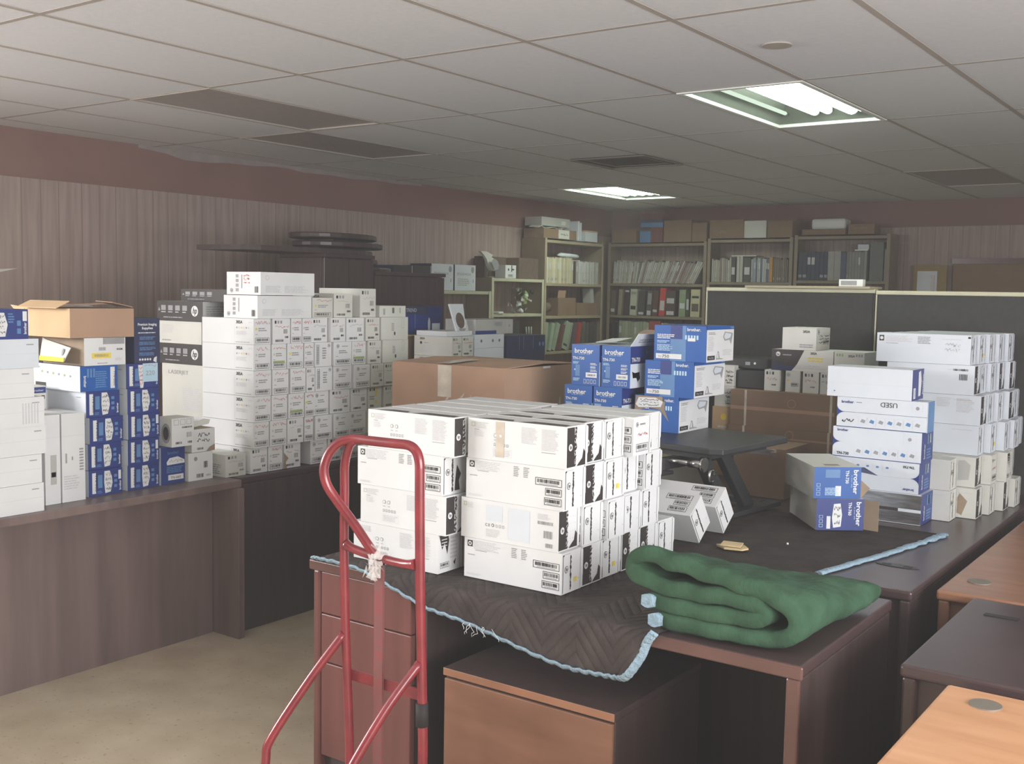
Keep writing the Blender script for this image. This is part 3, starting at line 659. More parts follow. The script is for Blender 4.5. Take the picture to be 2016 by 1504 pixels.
for r, row in enumerate(rows305):
    for c, (y0, y1, e) in enumerate(row):
        c_ = c305(.372 if c < 8 else .30, y1 - y0 - .003, .1215, e, 'text' if c == 0 or (r, c) == (0, 6) else 'none', body='cream_card' if c > 6 else 'white_card', dots=('yellow_print', 'grey_print', 'red_print' if r == 1 else 'grey_print'))
        if r == 5 and c == 2:
            c_.b.pg(c_.fx, [(0, 0), (.02, 0), (.012, .03), (.03, .05), (.01, .07), (0, .08)], 'inner_card', .0012)
        dx = 0 if c < 4 else random.choice((-.012, -.004, .006, .01))
        if r == 5: dx = -.015
        place(c_, 'toner_carton', -3.948 - c_.w + dx, y0, Z305[r], f'white toner carton, {L305[r]}, {ORD[c]} from left, tall carton wall, {wd[e]}', 'carton', 'wall of white toner cartons on the dark desk', jit=False)
# the loose crushed one at the near bottom corner
c_ = c305(.20, .12, .105, 'codes', 'none'); f = c_.fy; c_.b.lines(f, .02, .01, .18, .06, 5, 'grey_print')
place(c_, 'toner_carton', -4.18, 3.29, .7385, 'crushed white toner carton on the dark desk corner, before the tall carton wall', 'carton', 'wall of white toner cartons on the dark desk', jit=False)
# on top of the wall
zt = 1.4775
for q, (z, lab) in enumerate(((zt, 'lower'), (zt + .111, 'upper'))):
    c_ = Carton(.24, .345, .108, 'white_card'); g = c_.fx; f = c_.fy
    c_.b.disc(g, .04, .082, .012, 'pale_print'); c_.b.disc(g, .04, .082, .009, 'white_card', off=.0012); c_.b.lines(g, .03, .012, .13, .045, 6, 'pale_print'); c_.b.lines(g, .15, .012, .30, .045, 6, 'pale_print')
    hp_mark(c_.b, f, .035, .02, .010)
    for i in range(4): c_.b.rect(f, .065, .015 + .022 * i, .085, .03 + .022 * i, 'grey_print')
    c_.b.rect(f, .105, .03, .112, .095, 'grey_print'); c_.b.barcode(f, .20, .01, .225, .04, 'black_print', 6)
    if q: c_.b.scribble(f, .12, .05, .165, .1, 'red_print', 3, .0016)
    place(c_, 'long_carton', -4.175 + (.0 if q else -.008), 3.452 + q * .012, z, f'{lab} of two long white cartons with grey print crowning the carton wall', 'carton', 'long cartons on the carton wall', jit=False)
for (y0, y1, z0, h, e, w, lab) in ((3.815, 3.955, zt, .10, 'framed', .30, 'lower white carton on the carton wall, immediately right of the long pair'),
                         (3.965, 4.098, zt, .122, 'codes', .30, 'white carton on the carton wall, second to the right of the long pair'),
                         (4.155, 4.275, zt, .150, 'codes', .30, 'tall white carton lettered 6A on top of the carton wall'),
                         (4.305, 4.515, 1.4775, .06, 'none', .22, 'flat white carton on the far right end of the carton wall')):
    c_ = c305(w, y1 - y0, h, e, 'none'); f = c_.fy
    if h > .14: c_.b.text(f, '6A', w * .55, h * .62, h * .17, 'ink', bold=True); c_.b.lines(f, w * .5, h * .3, w * .9, h * .5, 3, 'pale_print')
    elif h > .12: c_.b.text(f, '305A', w * .5, h * .82, h * .12, 'ink', bold=True)
    if e == 'none': c_.b.barcode(c_.fx, .03, .012, .045, .045, 'grey_print', 4); c_.b.barcode(c_.fx, .10, .02, .12, .05, 'black_print', 5); c_.b.barcode(c_.fx, .16, .02, .17, .05, 'grey_print', 3)
    place(c_, 'toner_carton', -3.955 - w, y0, z0, lab, 'carton', 'cartons on top of the carton wall', jit=False)

# black and white cartons stacked behind the wall's left end
def hpblack(w, d, h, logo=True, face='black_print'):
    c = Carton(w, d, h, 'black_print', {'+x': 'grey_card', '+z': 'cream_card'}); f = c.fy; b = c.b
    b.rect(f, 0, 0, w, h, 'black_print', .0003)
    for i in range(4): b.rect(f, w * (.10 + .155 * i), h * .52, w * (.20 + .155 * i), h * .78, 'grey_print'); b.lines(f, w * (.10 + .155 * i), h * .40, w * (.20 + .155 * i), h * .48, 1, 'pale_print')
    b.pg(f, [(w * .03, h * .5), (w * .08, h * .5), (w * .055, h * .68)], 'grey_print')
    b.lines(f, w * .15, h * .12, w * .6, h * .22, 1, 'grey_print')
    if logo:
        b.disc(f, w * .83, h * .52, h * .27, 'white_card'); b.text(f, 'hp', w * .83 - h * .17, h * .40, h * .30, 'black_print', off=.0014, shear=.25, width=h * .34, bold=True)
    b.lines(c.fx, .02, .01, d * .6, h * .8, 6, 'grey_print')
    return c
base = .7385
c_ = Carton(.335, .26, .495, 'cream_card'); c_.b.text(c_.fy, 'LASERJET', .05, .445, .019, 'grey_print', width=.16); c_.b.lines(c_.fy, .16, .26, .32, .38, 12, 'pale_print'); c_.b.rect(c_.fy, .15, .05, .35, .24, 'pale_print', .0004); c_.b.lines(c_.fy, .16, .07, .34, .23, 14, 'grey_card')
place(c_, 'large_carton', -4.76 + .10, 3.45, base, 'tall pale carton lettered LASERJET left of the carton wall', 'carton', jit=False)
place(hpblack(.34, .24, .100), 'printer_carton', -4.69, 3.455, base + .496, 'black carton with a round white logo directly on the tall pale carton', 'carton', 'black printer cartons', jit=False)
c_ = Carton(.33, .24, .112, 'cream_card'); c_.b.lines(c_.fy, .02, .05, .12, .095, 6, 'pale_print'); c_.b.lines(c_.fy, .02, .01, .12, .02, 1, 'grey_print')
place(c_, 'printer_carton', -4.685, 3.455, base + .598, 'plain cream carton between the two black cartons left of the carton wall', 'carton', jit=False)
place(hpblack(.362, .26, .098), 'printer_carton', -4.702, 3.452, base + .712, 'wider black carton with a round white logo and small pictures above the cream one', 'carton', 'black printer cartons', jit=False)
place(hpblack(.36, .20, .06, False), 'printer_carton', -4.545, 3.48, base + .812, 'topmost black carton behind the long white cartons, pale edge on top', 'carton', 'black printer cartons', jit=False)

# ------------------------------------------------------------------ LEFT DESK: BLUE STACKS
def tn660(w, d, h, sticker=True, note=None, big=False):
    c = Carton(w, d, h, 'cool_card', {'+x': 'navy' if not big else 'blue', '+z': 'navy'}); g = c.fx; b = c.b
    if not big:
        b.rect(g, d * .10, h * .10, d * .21, h * .90, 'white_card'); b.text(g, 'TN-660', d * .185, h * .84, d * .075, 'ink', rot=-90, width=h * .66)
        b.rect(g, d * .27, h * .30, d * .40, h * .80, 'light_blue'); b.lines(g, d * .25, h * .08, d * .40, h * .2, 2, 'light_blue')
        if sticker:
            pts = [(d * .46, h * .93), (d * .62, h * .93), (d * .68, h * .70), (d * .70, h * .45), (d * .64, h * .10), (d * .48, h * .07), (d * .45, h * .5)]
            b.pg(g, pts, 'white_card', .0009); b.scribble(g, d * .48, h * .15, d * .66, h * .88, 'ink', 4, .0012, .0013)
        for i in range(3): b.rect(g, d * .75, h * (.25 + .2 * i), d * .84, h * (.36 + .2 * i), 'light_blue')
        b.text(g, 'brother', d * .955, h * .12, d * .06, 'white_card', rot=90, width=h * .38, bold=True)
        if random.random() < .6: b.rect(g, d * .88, h * .55, d * .96, h * .9, 'white_card')
    else:
        b.text(g, 'brother', d * .09, h * .62, d * .07, 'white_card', rot=-90, width=h * .45, bold=True)
        for i in range(3): b.rect(g, d * (.18 + .08 * i), h * .55, d * (.23 + .08 * i), h * .9, 'light_blue')
        b.lines(g, d * .40, h * .12, d * .72, h * .8, 8, 'light_blue'); b.rect(g, d * .80, h * .08, d * .92, h * .93, 'white_card'); b.text(g, 'TN-660', d * .885, h * .78, d * .07, 'ink', rot=-90, width=h * .6)
    f = c.fy
    if big:
        b.text(f, 'brother', w * .05, h * .82, h * .08, 'ink'); 
        for i in range(6): b.disc(f, w * (.2 + .12 * i), h * .68 - i * h * .02, h * .07, 'grey_print' if i % 2 else 'green_print', h * .05)
        b.rect(f, w * .05, h * .08, w * .28, h * .24, 'black_print')
    else: b.rect(f, w * .8, h * .75, w * .9, h * .78, 'grey_print')
    return c
nm = ['bottom', 'second', 'third', 'fourth']
zz = .7385
for r in range(4):
    place(tn660(.30 if r < 3 else .33, .160, .1095), 'toner_carton', -4.035 - (.30 if r < 3 else .33) + (.01, .0, .005, .0)[r], 2.612 + (0, .004, .010, -.002)[r], zz + r * .1105, f'navy and white cartridge carton, {nm[r]} up in the left column of the blue stack', 'carton', 'blue cartridge cartons on the left desk')
    place(tn660(.30, .160, .1095), 'toner_carton', -4.03 - .30 + (.0, .006, .0, .004)[r], 2.803 + (0, -.004, .004, 0)[r], zz + r * .1105, f'navy and white cartridge carton, {nm[r]} up in the right column of the blue stack', 'carton', 'blue cartridge cartons on the left desk')
z4 = zz + 4 * .1105
place(tn660(.35, .175, .106, big=True), 'toner_carton', -4.03 - .35, 2.585, z4, 'lighter blue cartridge carton with pictures on its white side, topping the left blue column', 'carton')
c_ = tn660(.30, .165, .106, sticker=False)
c_.b.pg(c_.fx, [(.06, .1), (.085, .1), (.092, .05), (.085, .0), (.07, .0)], 'white_card', .0009); c_.b.scribble(c_.fx, .062, .01, .085, .095, 'red_print', 5, .0012, .0013)
o = place(c_, 'toner_carton', -4.03 - .30, 2.800, z4, 'navy cartridge carton wearing a pale blue handwritten note, topping the right blue column', 'carton')
b = MB(); f = Fr((0, 0, 0), (0, 1, 0), (0, 0, 1)); b.rect(f, 0, 0, .076, .080, 'pale_blue', 0); b.face([(-.0008, 0, 0), (-.0008, 0, .080), (-.0008, .076, .080), (-.0008, .076, 0)], 'pale_blue')
b.scribble(f, .008, .062, .068, .076, 'red_print', 1, .0012, .0006); b.text(f, '220', .014, .028, .020, 'grey_print', off=.0006, width=.046)
n = b.build('paper_note', o, (.1525, .0, .026)); tag(n, 'pale blue handwritten note')
z5 = z4 + .107
# white carton with yellow label and an open flap
c_ = Carton(.30, .195, .115, 'grey_card', {'+x': 'white_card', '-y': 'inner_card'}); g = c_.fx
c_.b.rect(g, .088, .088, .19, .115, 'grey_print', .0006); c_.b.barcode(g, .068, .062, .102, .076, 'grey_print'); c_.b.rect(g, .035, .030, .125, .052, 'yellow_print'); c_.b.barcode(g, .048, .036, .112, .047, 'grey_print', 16, .0012); c_.b.lines(g, .06, .006, .11, .012, 1, 'grey_print'); c_.b.lines(g, .145, .018, .185, .03, 3, 'pale_print'); c_.b.text(g, 'EXEM', .152, .062, .008, 'ink', bold=True)
o = place(c_, 'open_carton', -4.025 - .30, 2.600, z5, 'white carton with a yellow label and a yellow-striped flap hanging open', 'carton', jit=False)
b = MB(); b.face([(-.16, -.110, .012), (.085, -.150, .018), (.105, -.130, .075), (-.11, -.105, .100), (-.15, -.099, .108)], 'cream_card'); b.face([(-.16, -.1115, .010), (.085, -.1515, .016), (.087, -.1505, .034), (-.158, -.111, .030)], 'yellow_print')
b.disc(Fr((.06, -.1448, .02), (.98, -.16, .02), (0, .2, 1)), 0, .036, .009, 'grey_print', .015, .0006)
n = b.build('flap', o); md = n.modifiers.new('thick', 'SOLIDIFY'); md.thickness = .0025
tag(n, 'cream flap with a yellow stripe')
# open kraft tray on top
c_ = Carton(.33, .30, .12, 'kraft', {'-y': 'kraft_light', '+z': 'inner_card'}); zt2 = z5 + .1165
o = place(c_, 'open_carton', -4.355, 2.538, zt2, 'open brown cardboard tray on top of the blue stack, flaps folded outward', 'carton', jit=False)
b = MB(); b.obox((-.02, -.155, .135), (.29, 0, 0), (0, .06, .028), (0, 0, .003), 'kraft_light'); b.build('flap', o)
b = MB(); b.obox((-.02, .02, .133), (.10, 0, .0), (.0, .26, .012), (0, 0, .003), 'kraft'); b.obox((-.10, .02, .128), (.09, 0, -.006), (0, .16, 0), (0, 0, .003), 'white_card'); b.build('flap', o)
b = MB(); b.pg(Fr((-.165, -.151, 0), (-1, 0, 0), (0, 0, 1)), [(0, .0), (0, .12), (.11, .128), (.03, .075), (.12, .068), (.12, .030), (.03, .026), (.06, .0)], 'kraft_light', 0)
n = b.build('torn_flap', o); md = n.modifiers.new('thick', 'SOLIDIFY'); md.thickness = .003
b = MB(); b.obox((.10, .10, .138), (.12, 0, -.004), (0, .10, -.02), (0, 0, .003), 'kraft'); b.build('flap', o)
# premium imaging carton
c_ = Carton(.22, .130, .195, 'deep_navy'); g = c_.fx; b = c_.b
b.text(g, 'Premium Imaging', .018, .163, .0105, 'white_card', width=.096, bold=True); b.text(g, 'Supplies', .038, .147, .0105, 'white_card', width=.056, bold=True)
b.lines(g, .02, .128, .115, .135, 1, 'cool_card')
for i in range(4): b.lines(g, .024 + .003 * (i % 2), .032 + i * .023, .108, .047 + i * .023, 3, 'light_blue')
for i in range(5): b.disc(g, .028 + .013 * i, .016, .005, 'white_card')
b.pg(g, [(.095, .008), (.112, .0), (.114, .028), (.10, .022)], 'white_card')
place(c_, 'supply_carton', -4.03 - .22, 2.842, z4 + .107, 'dark navy carton printed Premium Imaging Supplies standing on the right blue column', 'carton', jit=False)
# small blue carton standing up, white ones beside it
c_ = Carton(.16, .128, .168, 'cool_card', {'+x': 'navy', '+z': 'navy'}); g = c_.fx; b = c_.b
b.pg(g, [(.03, .10), (.045, .118), (.09, .122), (.125, .105), (.127, .09), (.032, .087)], 'white_card'); b.scribble(g, .04, .093, .118, .112, 'ink', 1, .0012); b.rect(g, .038, .018, .12, .042, 'white_card'); b.text(g, 'TN-660', .05, .024, .011, 'ink', width=.055); b.lines(g, .03, .05, .12, .08, 4, 'light_blue'); b.text(g, 'brother', .035, .135, .014, 'light_blue', width=.06)
b.disc(c_.fy, .13, .10, .016, 'grey_print'); b.lines(c_.fy, .11, .02, .15, .07, 4, 'grey_print')
place(c_, 'toner_carton', -4.03 - .16, 2.972, zz, 'small navy carton standing upright at the right end of the blue stack', 'carton', jit=False)
c_ = Carton(.13, .136, .128, 'cream_card', {'+x': 'white_card'}); g = c_.fx; c_.b.barcode(g, .085, .055, .108, .085, 'ink', 6); c_.b.barcode(g, .045, .012, .085, .03, 'black_print', 10); c_.b.disc(g, .04, .10, .01, 'grey_print'); c_.b.barcode(g, .10, .015, .125, .024, 'grey_print', 6)
place(c_, 'toner_carton', -4.02 - .13, 3.112, zz, 'small white carton at the right end of the left desk below the torn one', 'carton', jit=False)
c_ = Carton(.12, .120, .128, 'cream_card', {'+x': 'white_card'}); g = c_.fx
for i in range(3): c_.b.border(g, .012 + .034 * i, .098, .038 + .034 * i, .122, .0015, 'grey_print')
c_.b.barcode(g, .055, .082, .11, .089, 'black_print', 14); c_.b.barcode(g, .08, .04, .108, .062, 'grey_print', 7); c_.b.barcode(g, .02, .012, .055, .022, 'black_print', 9); c_.b.barcode(g, .085, .012, .11, .022, 'black_print', 7); c_.b.disc(c_.fy, .08, .06, .032, 'grey_print', .045); c_.b.disc(c_.fy, .08, .06, .02, 'black_print', .03, off=.0012)
place(c_, 'toner_carton', -4.00 - .12, 3.008, zz + .1695, 'white barcoded carton with a dark round picture on the upright navy carton', 'carton', jit=False)
c_ = Carton(.12, .130, .105, 'cream_card', {'+x': 'white_card', '+z': 'inner_card'}); g = c_.fx; c_.b.scribble(g, .03, .04, .10, .09, 'black_print', 2, .003); c_.b.pg(g, [(.08, 0), (.13, 0), (.13, .03), (.1, .018)], 'inner_card'); c_.b.barcode(g, .03, .01, .065, .02, 'ink', 9)
o = place(c_, 'open_carton', -4.025 - .12, 3.135, zz + .1295, 'torn open white carton crowning the small white one, ragged flap up', 'carton', jit=False)
b = MB(); f = Fr((.02, -.065, .106), (0, 1, .12), (-.7, 0, .6)); b.pg(f, [(0, 0), (.13, 0), (.15, .02), (.12, .035), (.09, .028), (.05, .04), (.0, .03)], 'cream_card', 0); n = b.build('flap', o); md = n.modifiers.new('thick', 'SOLIDIFY'); md.thickness = .002
# white plain long cartons at the far left
wn = ['bottom', 'second', 'third', 'fourth', 'fifth', 'sixth']
for r, (y1, m) in enumerate(((2.348, 'white_card'), (2.345, 'white_card'), (2.366, 'white_card'), (2.356, 'white_card'), (2.319, 'white_card'), (2.341, 'cool_card'))):
    L = .40 + .02 * (r % 3); c_ = Carton(.26, L, .1115, m); g = c_.fx; c_.b.rect(g, L - .05, .088, L - .02, .092, 'grey_print'); c_.b.rect(g, 0, .055, L, .056, 'pale_print', .0004)
    if r == 3:
        for i in range(6): c_.b.rect(g, L - .09 + i * .012, .01, L - .085 + i * .012, .09, 'pale_print', .0006)
    place(c_, 'long_carton', -3.922 - .26 + random.uniform(-.004, .004), y1 - L, zz + r * .1122, f'plain white long carton, {wn[r]} from the desk in the leftmost stack', 'carton', 'plain white cartons at the left end')
c_ = Carton(.26, .33, .113, 'navy', {'-y': 'cool_card'}); g = c_.fx; b = c_.b
b.pg(g, [(.20, .01), (.20, .10), (.235, .10), (.248, .055), (.238, .01)], 'white_card'); b.scribble(g, .203, .015, .238, .095, 'ink', 4, .0014); b.lines(g, .25, .06, .275, .10, 4, 'light_blue')
for i in range(2): b.rect(g, .285, .02 + i * .03, .300, .04 + i * .03, 'light_blue')
b.text(g, 'brother', .322, .018, .011, 'white_card', rot=90, width=.045, bold=True); b.rect(g, .308, .068, .325, .105, 'white_card')
place(c_, 'toner_carton', -3.925 - .26, 2.300 - .33, zz + 6 * .1122, 'bright blue cartridge carton with a white oval label crowning the leftmost stack', 'carton', jit=False)
for (y0, y1, lab, w) in ((2.404, 2.470, 'narrow tall white carton on end next to the plain white stack', .2), (2.477, 2.581, 'wide tall white carton on end with barcodes, left of the blue stack', .2)):
    c_ = Carton(w, y1 - y0, .362, 'white_card'); g = c_.fx; d = y1 - y0; b = c_.b
    if d > .09:
        for i in range(8): b.rect(g, d * .75, .125 + .012 * i, d * .93, .132 + .012 * i, 'grey_print')
        b.lines(g, d * .08, .05, d * .8, .11, 6, 'pale_print'); b.rect(g, d * .15, .16, d * .22, .20, 'grey_print'); b.rect(g, d * .42, .17, d * .48, .185, 'grey_print'); b.rect(g, 0, .27, d, .271, 'pale_print')
    else: b.rect(g, d * .35, .08, d * .75, .20, 'grey_card'); b.rect(g, d * .4, .11, d * .7, .13, 'grey_print'); b.rect(g, 0, .27, d, .271, 'pale_print')
    b.rect(c_.fz, 0, d * .48, w, d * .5, 'grey_print')
    place(c_, 'tall_carton', -4.0 - w, y0, zz, lab, 'carton', 'tall white cartons on end', jit=False)
c_ = Carton(.16, .115, .46, 'cream_card'); g = c_.fx; b = c_.b; b.rect(g, 0, .43, .115, .455, 'navy'); b.text(g, 'brother', .055, .437, .010, 'white_card', width=.05); b.pg(g, [(.03, .36), (.085, .36), (.095, .415), (.02, .415)], 'grey_print'); b.rect(g, .095, .405, .11, .42, 'black_print')
place(c_, 'printer_carton', -4.38, 2.43, zz, 'white and blue carton with a drum picture, showing just above the tall white cartons', 'carton', jit=False)

# ------------------------------------------------------------------ STAND-UP DESK CONVERTER
ra = R(-7)
root = tag(empty('desk_converter', (-2.15, 4.06, ZP), (0, 0, ra)), 'black height-adjustable desk converter raised on slanted legs, cartons on top', 'desk riser')
b = MB(); b.prism([(-.47, -.25), (-.44, -.28), (.44, -.28), (.485, -.25), (.47, .27), (.44, .29), (-.44, .29), (-.47, .26)], .272, .2965, 'black_metal'); b.build('top_plate', root, bevel=.005)
b = MB(); b.box(-.40, .40, -.22, .22, .245, .271, 'black_metal'); b.build('under_frame', root)
b = MB(); b.box(-.40, .30, -.52, -.30, .185, .200, 'black_metal'); b.build('keyboard_tray', root, bevel=.006)
b = MB(); b.box(-.36, -.33, -.32, .1, .20, .245, 'black_metal'); b.build('tray_bracket', root)
b = MB(); b.box(.24, .27, -.32, .1, .20, .245, 'black_metal'); b.build('tray_bracket', root)
for s_ in (-1, 1):
    x = .40 * s_
    b = MB(); b.obox((x, -.165, .125), (.045, 0, 0), (0, .045, 0.02), (0, -.19, .245), 'black_metal'); b.build('leg', root, bevel=.004)
    b = MB(); b.obox((x - .03 * s_, .03, .13), (.035, 0, 0), (0, .06, 0.02), (0, -.21, .245), 'black_metal'); b.build('leg', root, bevel=.004)
    b = MB(); b.box(x - .035, x + .035, -.10, .30, .002, .022, 'black_metal'); b.build('foot', root, bevel=.004)
b = MB(); b.box(-.38, .38, .22, .26, .003, .025, 'black_metal'); b.build('crossbar', root)
b = MB(); b.tube([(.24, -.29, .235), (.36, -.29, .235)], .010, 'chrome', 12); b.tube([(.36, -.29, .235), (.42, -.29, .235)], .016, 'chrome', 14); b.tube([(.42, -.29, .235), (.428, -.29, .235)], .028, 'chrome', 18); b.build('clamp_roller', root)
b = MB(); n = 20; b.tube([(.455, -.28 + .018 * math.cos(2 * math.pi * i / n * .85), .195 + .022 * math.sin(2 * math.pi * i / n * .85)) for i in range(n + 1)], .005, 'chrome', 8); b.build('ring_handle', root)
ZR = ZP + .297

def tn750(w, d, h, label=True):
    c = Carton(w, d, h, 'blue', {'+z': 'blue', '+x': 'white_card'}); f = c.fy; b = c.b
    b.rect(f, w * .32, h * .0, w * .62, h, 'light_blue', .0003); b.rect(f, w * .32, h * .62, w * .55, h, 'navy', .00045)
    b.text(f, 'brother.', w * .64, h * .86, h * .085, 'white_card', width=w * .26, bold=True)
    b.lines(f, w * .06, h * .62, w * .40, h * .76, 3, 'white_card'); b.lines(f, w * .06, h * .50, w * .30, h * .58, 2, 'pale_blue'); b.lines(f, w * .06, h * .28, w * .38, h * .47, 7, 'pale_blue')
    for i in range(5): b.rect(f, w * (.60 + .055 * i), h * .62, w * (.635 + .055 * i), h * .74, 'pale_blue')
    if label:
        b.rect(f, w * .04, h * .06, w * .54, h * .20, 'white_card'); b.text(f, 'TN-', w * .08, h * .095, h * .05, 'grey_print'); b.text(f, '750', w * .16, h * .085, h * .085, 'ink', bold=False, width=w * .14)
    g = c.fx
    b.rect(g, 0, h * .90, d, h, 'blue'); b.rect(g, 0, 0, d * .02, h, 'blue'); b.text(g, 'TN-750', d * .86, h * .925, h * .05, 'pale_blue', width=d * .11)
    b.pg(g, [(d * .60, h * .70), (d * .66, h * .84), (d * .92, h * .80), (d * .96, h * .78), (d * .90, h * .46), (d * .84, h * .60), (d * .66, h * .58)], 'grey_print'); b.pg(g, [(d * .63, h * .70), (d * .68, h * .81), (d * .90, h * .77), (d * .86, h * .66), (d * .68, h * .62)], 'cool_card', .0008)
    b.lines(g, d * .08, h * .30, d * .28, h * .72, 9, 'pale_print'); b.lines(g, d * .08, h * .76, d * .35, h * .84, 2, 'grey_print')
    b.rect(g, d * .06, h * .06, d * .32, h * .18, 'ink'); b.text(g, 'TN-750', d * .09, h * .09, h * .05, 'pale_print', width=d * .18)
    b.pg(g, [(d * .36, h * .06), (d * .62, h * .06), (d * .60, h * .08), (d * .50, h * .10), (d * .46, h * .28), (d * .42, h * .30), (d * .38, h * .12)], 'grey_print'); b.pg(g, [(d * .395, h * .10), (d * .45, h * .10), (d * .44, h * .25), (d * .42, h * .26)], 'white_card', .0008)
    b.lines(g, d * .60, h * .16, d * .95, h * .34, 4, 'pale_print')
    return c
c_ = tn750(.207, .29, .150, False); f = c_.fy
c_.b.pg(f, [(.0, .075), (.005, .148), (.13, .148), (.145, .13), (.142, .10), (.165, .045), (.12, .095), (.06, .10), (.02, .085)], 'inner_card', .0012); c_.b.pg(f, [(.005, .11), (.02, .140), (.10, .143), (.135, .128), (.125, .105), (.02, .098)], 'white_card', .0016)
c_.b.scribble(f, .02, .105, .115, .14, 'ink', 3, .002, .0021)
place(c_, 'drum_carton', -2.250, 4.05, ZR, 'blue drum carton with a torn handwritten flap, bottom of the three on the riser', 'carton', jit=False)
place(tn750(.226, .30, .150), 'drum_carton', -2.203, 4.048, ZR + .1505, 'blue drum carton in the middle of the three stacked on the riser', 'carton', 'blue drum cartons', jit=False)
c_ = tn750(.237, .27, .148); c_.b.rect(c_.fy, .155, .085, .19, .098, 'white_card', .0012)
place(c_, 'drum_carton', -2.167, 4.055, ZR + .301, 'blue drum carton, topmost of the three on the riser', 'carton', 'blue drum cartons', jit=False)

def tn730(w, d, h, num='580819', open_=False):
    c = Carton(w, d, h, 'blue', {'+x': 'navy', '+z': 'deep_navy'}); f = c.fy; b = c.b
    b.text(f, 'brother', w * .10, h * .79, h * .115, 'white_card', width=w * .68, bold=True); b.text(f, 'at your side', w * .25, h * .755, h * .035, 'pale_blue', width=w * .42)
    b.text(f, 'TN-730', w * .04, h * .63, h * .065, 'white_card', width=w * .42, bold=True)
    b.lines(f, w * .05, h * .52, w * .30, h * .58, 3, 'pale_blue'); b.rect(f, w * .14, h * .22, w * .30, h * .50, 'light_blue'); b.rect(f, w * .10, h * .36, w * .14, h * .40, 'pale_blue'); b.lines(f, w * .06, h * .10, w * .32, h * .18, 3, 'pale_blue')
    for i in range(3): b.lines(f, w * .68, h * (.34 + .08 * i), w * .92, h * (.40 + .08 * i), 2, 'white_card')
    b.rect(f, w * .52, h * .20, w * .92, h * .32, 'white_card'); b.text(f, num, w * .58, h * .235, h * .045, 'ink', width=w * .28)
    for i in range(4): b.border(f, w * (.45 + .12 * i), h * .05, w * (.53 + .12 * i), h * .15, .0014, 'white_card')
    g = c.fx; b.rect(g, 0, .0, d, h * .58, 'cool_card'); b.text(g, 'TN-730', d * .03, h * .63, h * .10, 'white_card', width=d * .22, bold=True); b.text(g, 'brother', d * .40, h * .80, h * .12, 'light_blue', width=d * .30, bold=True)
    b.pg(g, [(d * .05, h * .40), (d * .12, h * .36), (d * .24, h * .38), (d * .26, h * .22), (d * .20, h * .14), (d * .16, h * .24), (d * .07, h * .24)], 'black_print')
    return c
hT = .177
for (x0, z, num, lab) in ((-2.573, ZR, '580812', 'blue TN-730 carton at the lower left of the group of four'), (-2.425, ZR, '581104', 'blue TN-730 carton at the lower right of the group of four'),
                     (-2.540, ZR + hT + .0008, '580819', 'blue TN-730 carton at the upper left of the group of four'), (-2.388, ZR + hT + .0008, '581100', 'blue TN-730 carton at the upper right of the group of four, lid open')):
    c_ = tn730(.140, .33, hT, num)
    o = place(c_, 'toner_carton', x0, 4.0, z, lab, 'carton', 'blue TN-730 cartons', jit=False)
    if num == '581100':
        b = MB(); f = Fr((.07, -.165, hT), (0, 1, 0), (.35, 0, .7)); b.pg(f, [(0, 0), (.30, 0), (.285, .055), (.02, .06)], 'cool_card', 0); b.lines(f, .05, .015, .22, .035, 2, 'grey_print'); n = b.build('flap', o); md = n.modifiers.new('thick', 'SOLIDIFY'); md.thickness = .0025; tag(n, 'pale open side flap')
        b = MB(); b.prism([(-.065, -.0), (.065, 0), (.07, .03), (.06, .05), (.03, .065), (-.01, .066), (-.045, .05)], 0, .003, 'inner_card'); n = b.build('flap', o, (0, .10, hT), (R(80), 0, 0)); tag(n, 'brown inside of the raised end flap')
    if num == '580819':
        b = MB(); b.obox((.01, .06, hT + .014), (.10, .01, .006), (-.01, .16, .012), (0, 0, .002), 'white_card'); n = b.build('flap', o); tag(n, 'white folded top flap')

# ------------------------------------------------------------------ BIG BROWN CARTON
c_ = Carton(.66, .62, .545, 'kraft', {'+x': 'kraft', '-y': 'kraft'}); b = c_.b; f = c_.fy
b.rect(f, .28, .40, .36, .545, 'clear_tape', .0006)
for i in range(7):
    u = .26 + random.uniform(0, .22); v = .33 + random.uniform(0, .08)
    b.pg(f, [(u, v), (u + .018, v + .004), (u + .03, v + .028), (u + .012, v + .012)], 'clear_tape', .0009)
g = c_.fx
for (u, v) in ((.42, .34), (.47, .26), (.50, .27)): b.pg(g, [(u, v), (u + .035, v + .01), (u + .03, v + .06), (u + .02, v + .03)], 'pale_print', .0008)
b.rect(g, .30, .535, .36, .5445, 'white_card', .0008)
o = place(c_, 'large_carton', -3.452, 3.85, .7385, 'big closed brown cardboard carton behind the centre pile, taped flaps', 'carton', jit=False)
b = MB(); b.obox((0, -.155, .552), (.655, 0, 0), (0, .305, .012), (0, 0, .004), 'kraft'); b.build('flap', o)
b = MB(); b.obox((0, .155, .552), (.655, 0, 0), (0, .305, -.012), (0, 0, .004), 'kraft'); b.build('flap', o)
b = MB(); b.obox((-.02, -.20, .5595), (.07, 0, 0), (0, .22, .009), (0, 0, .0008), 'clear_tape'); b.build('packing_tape', o)

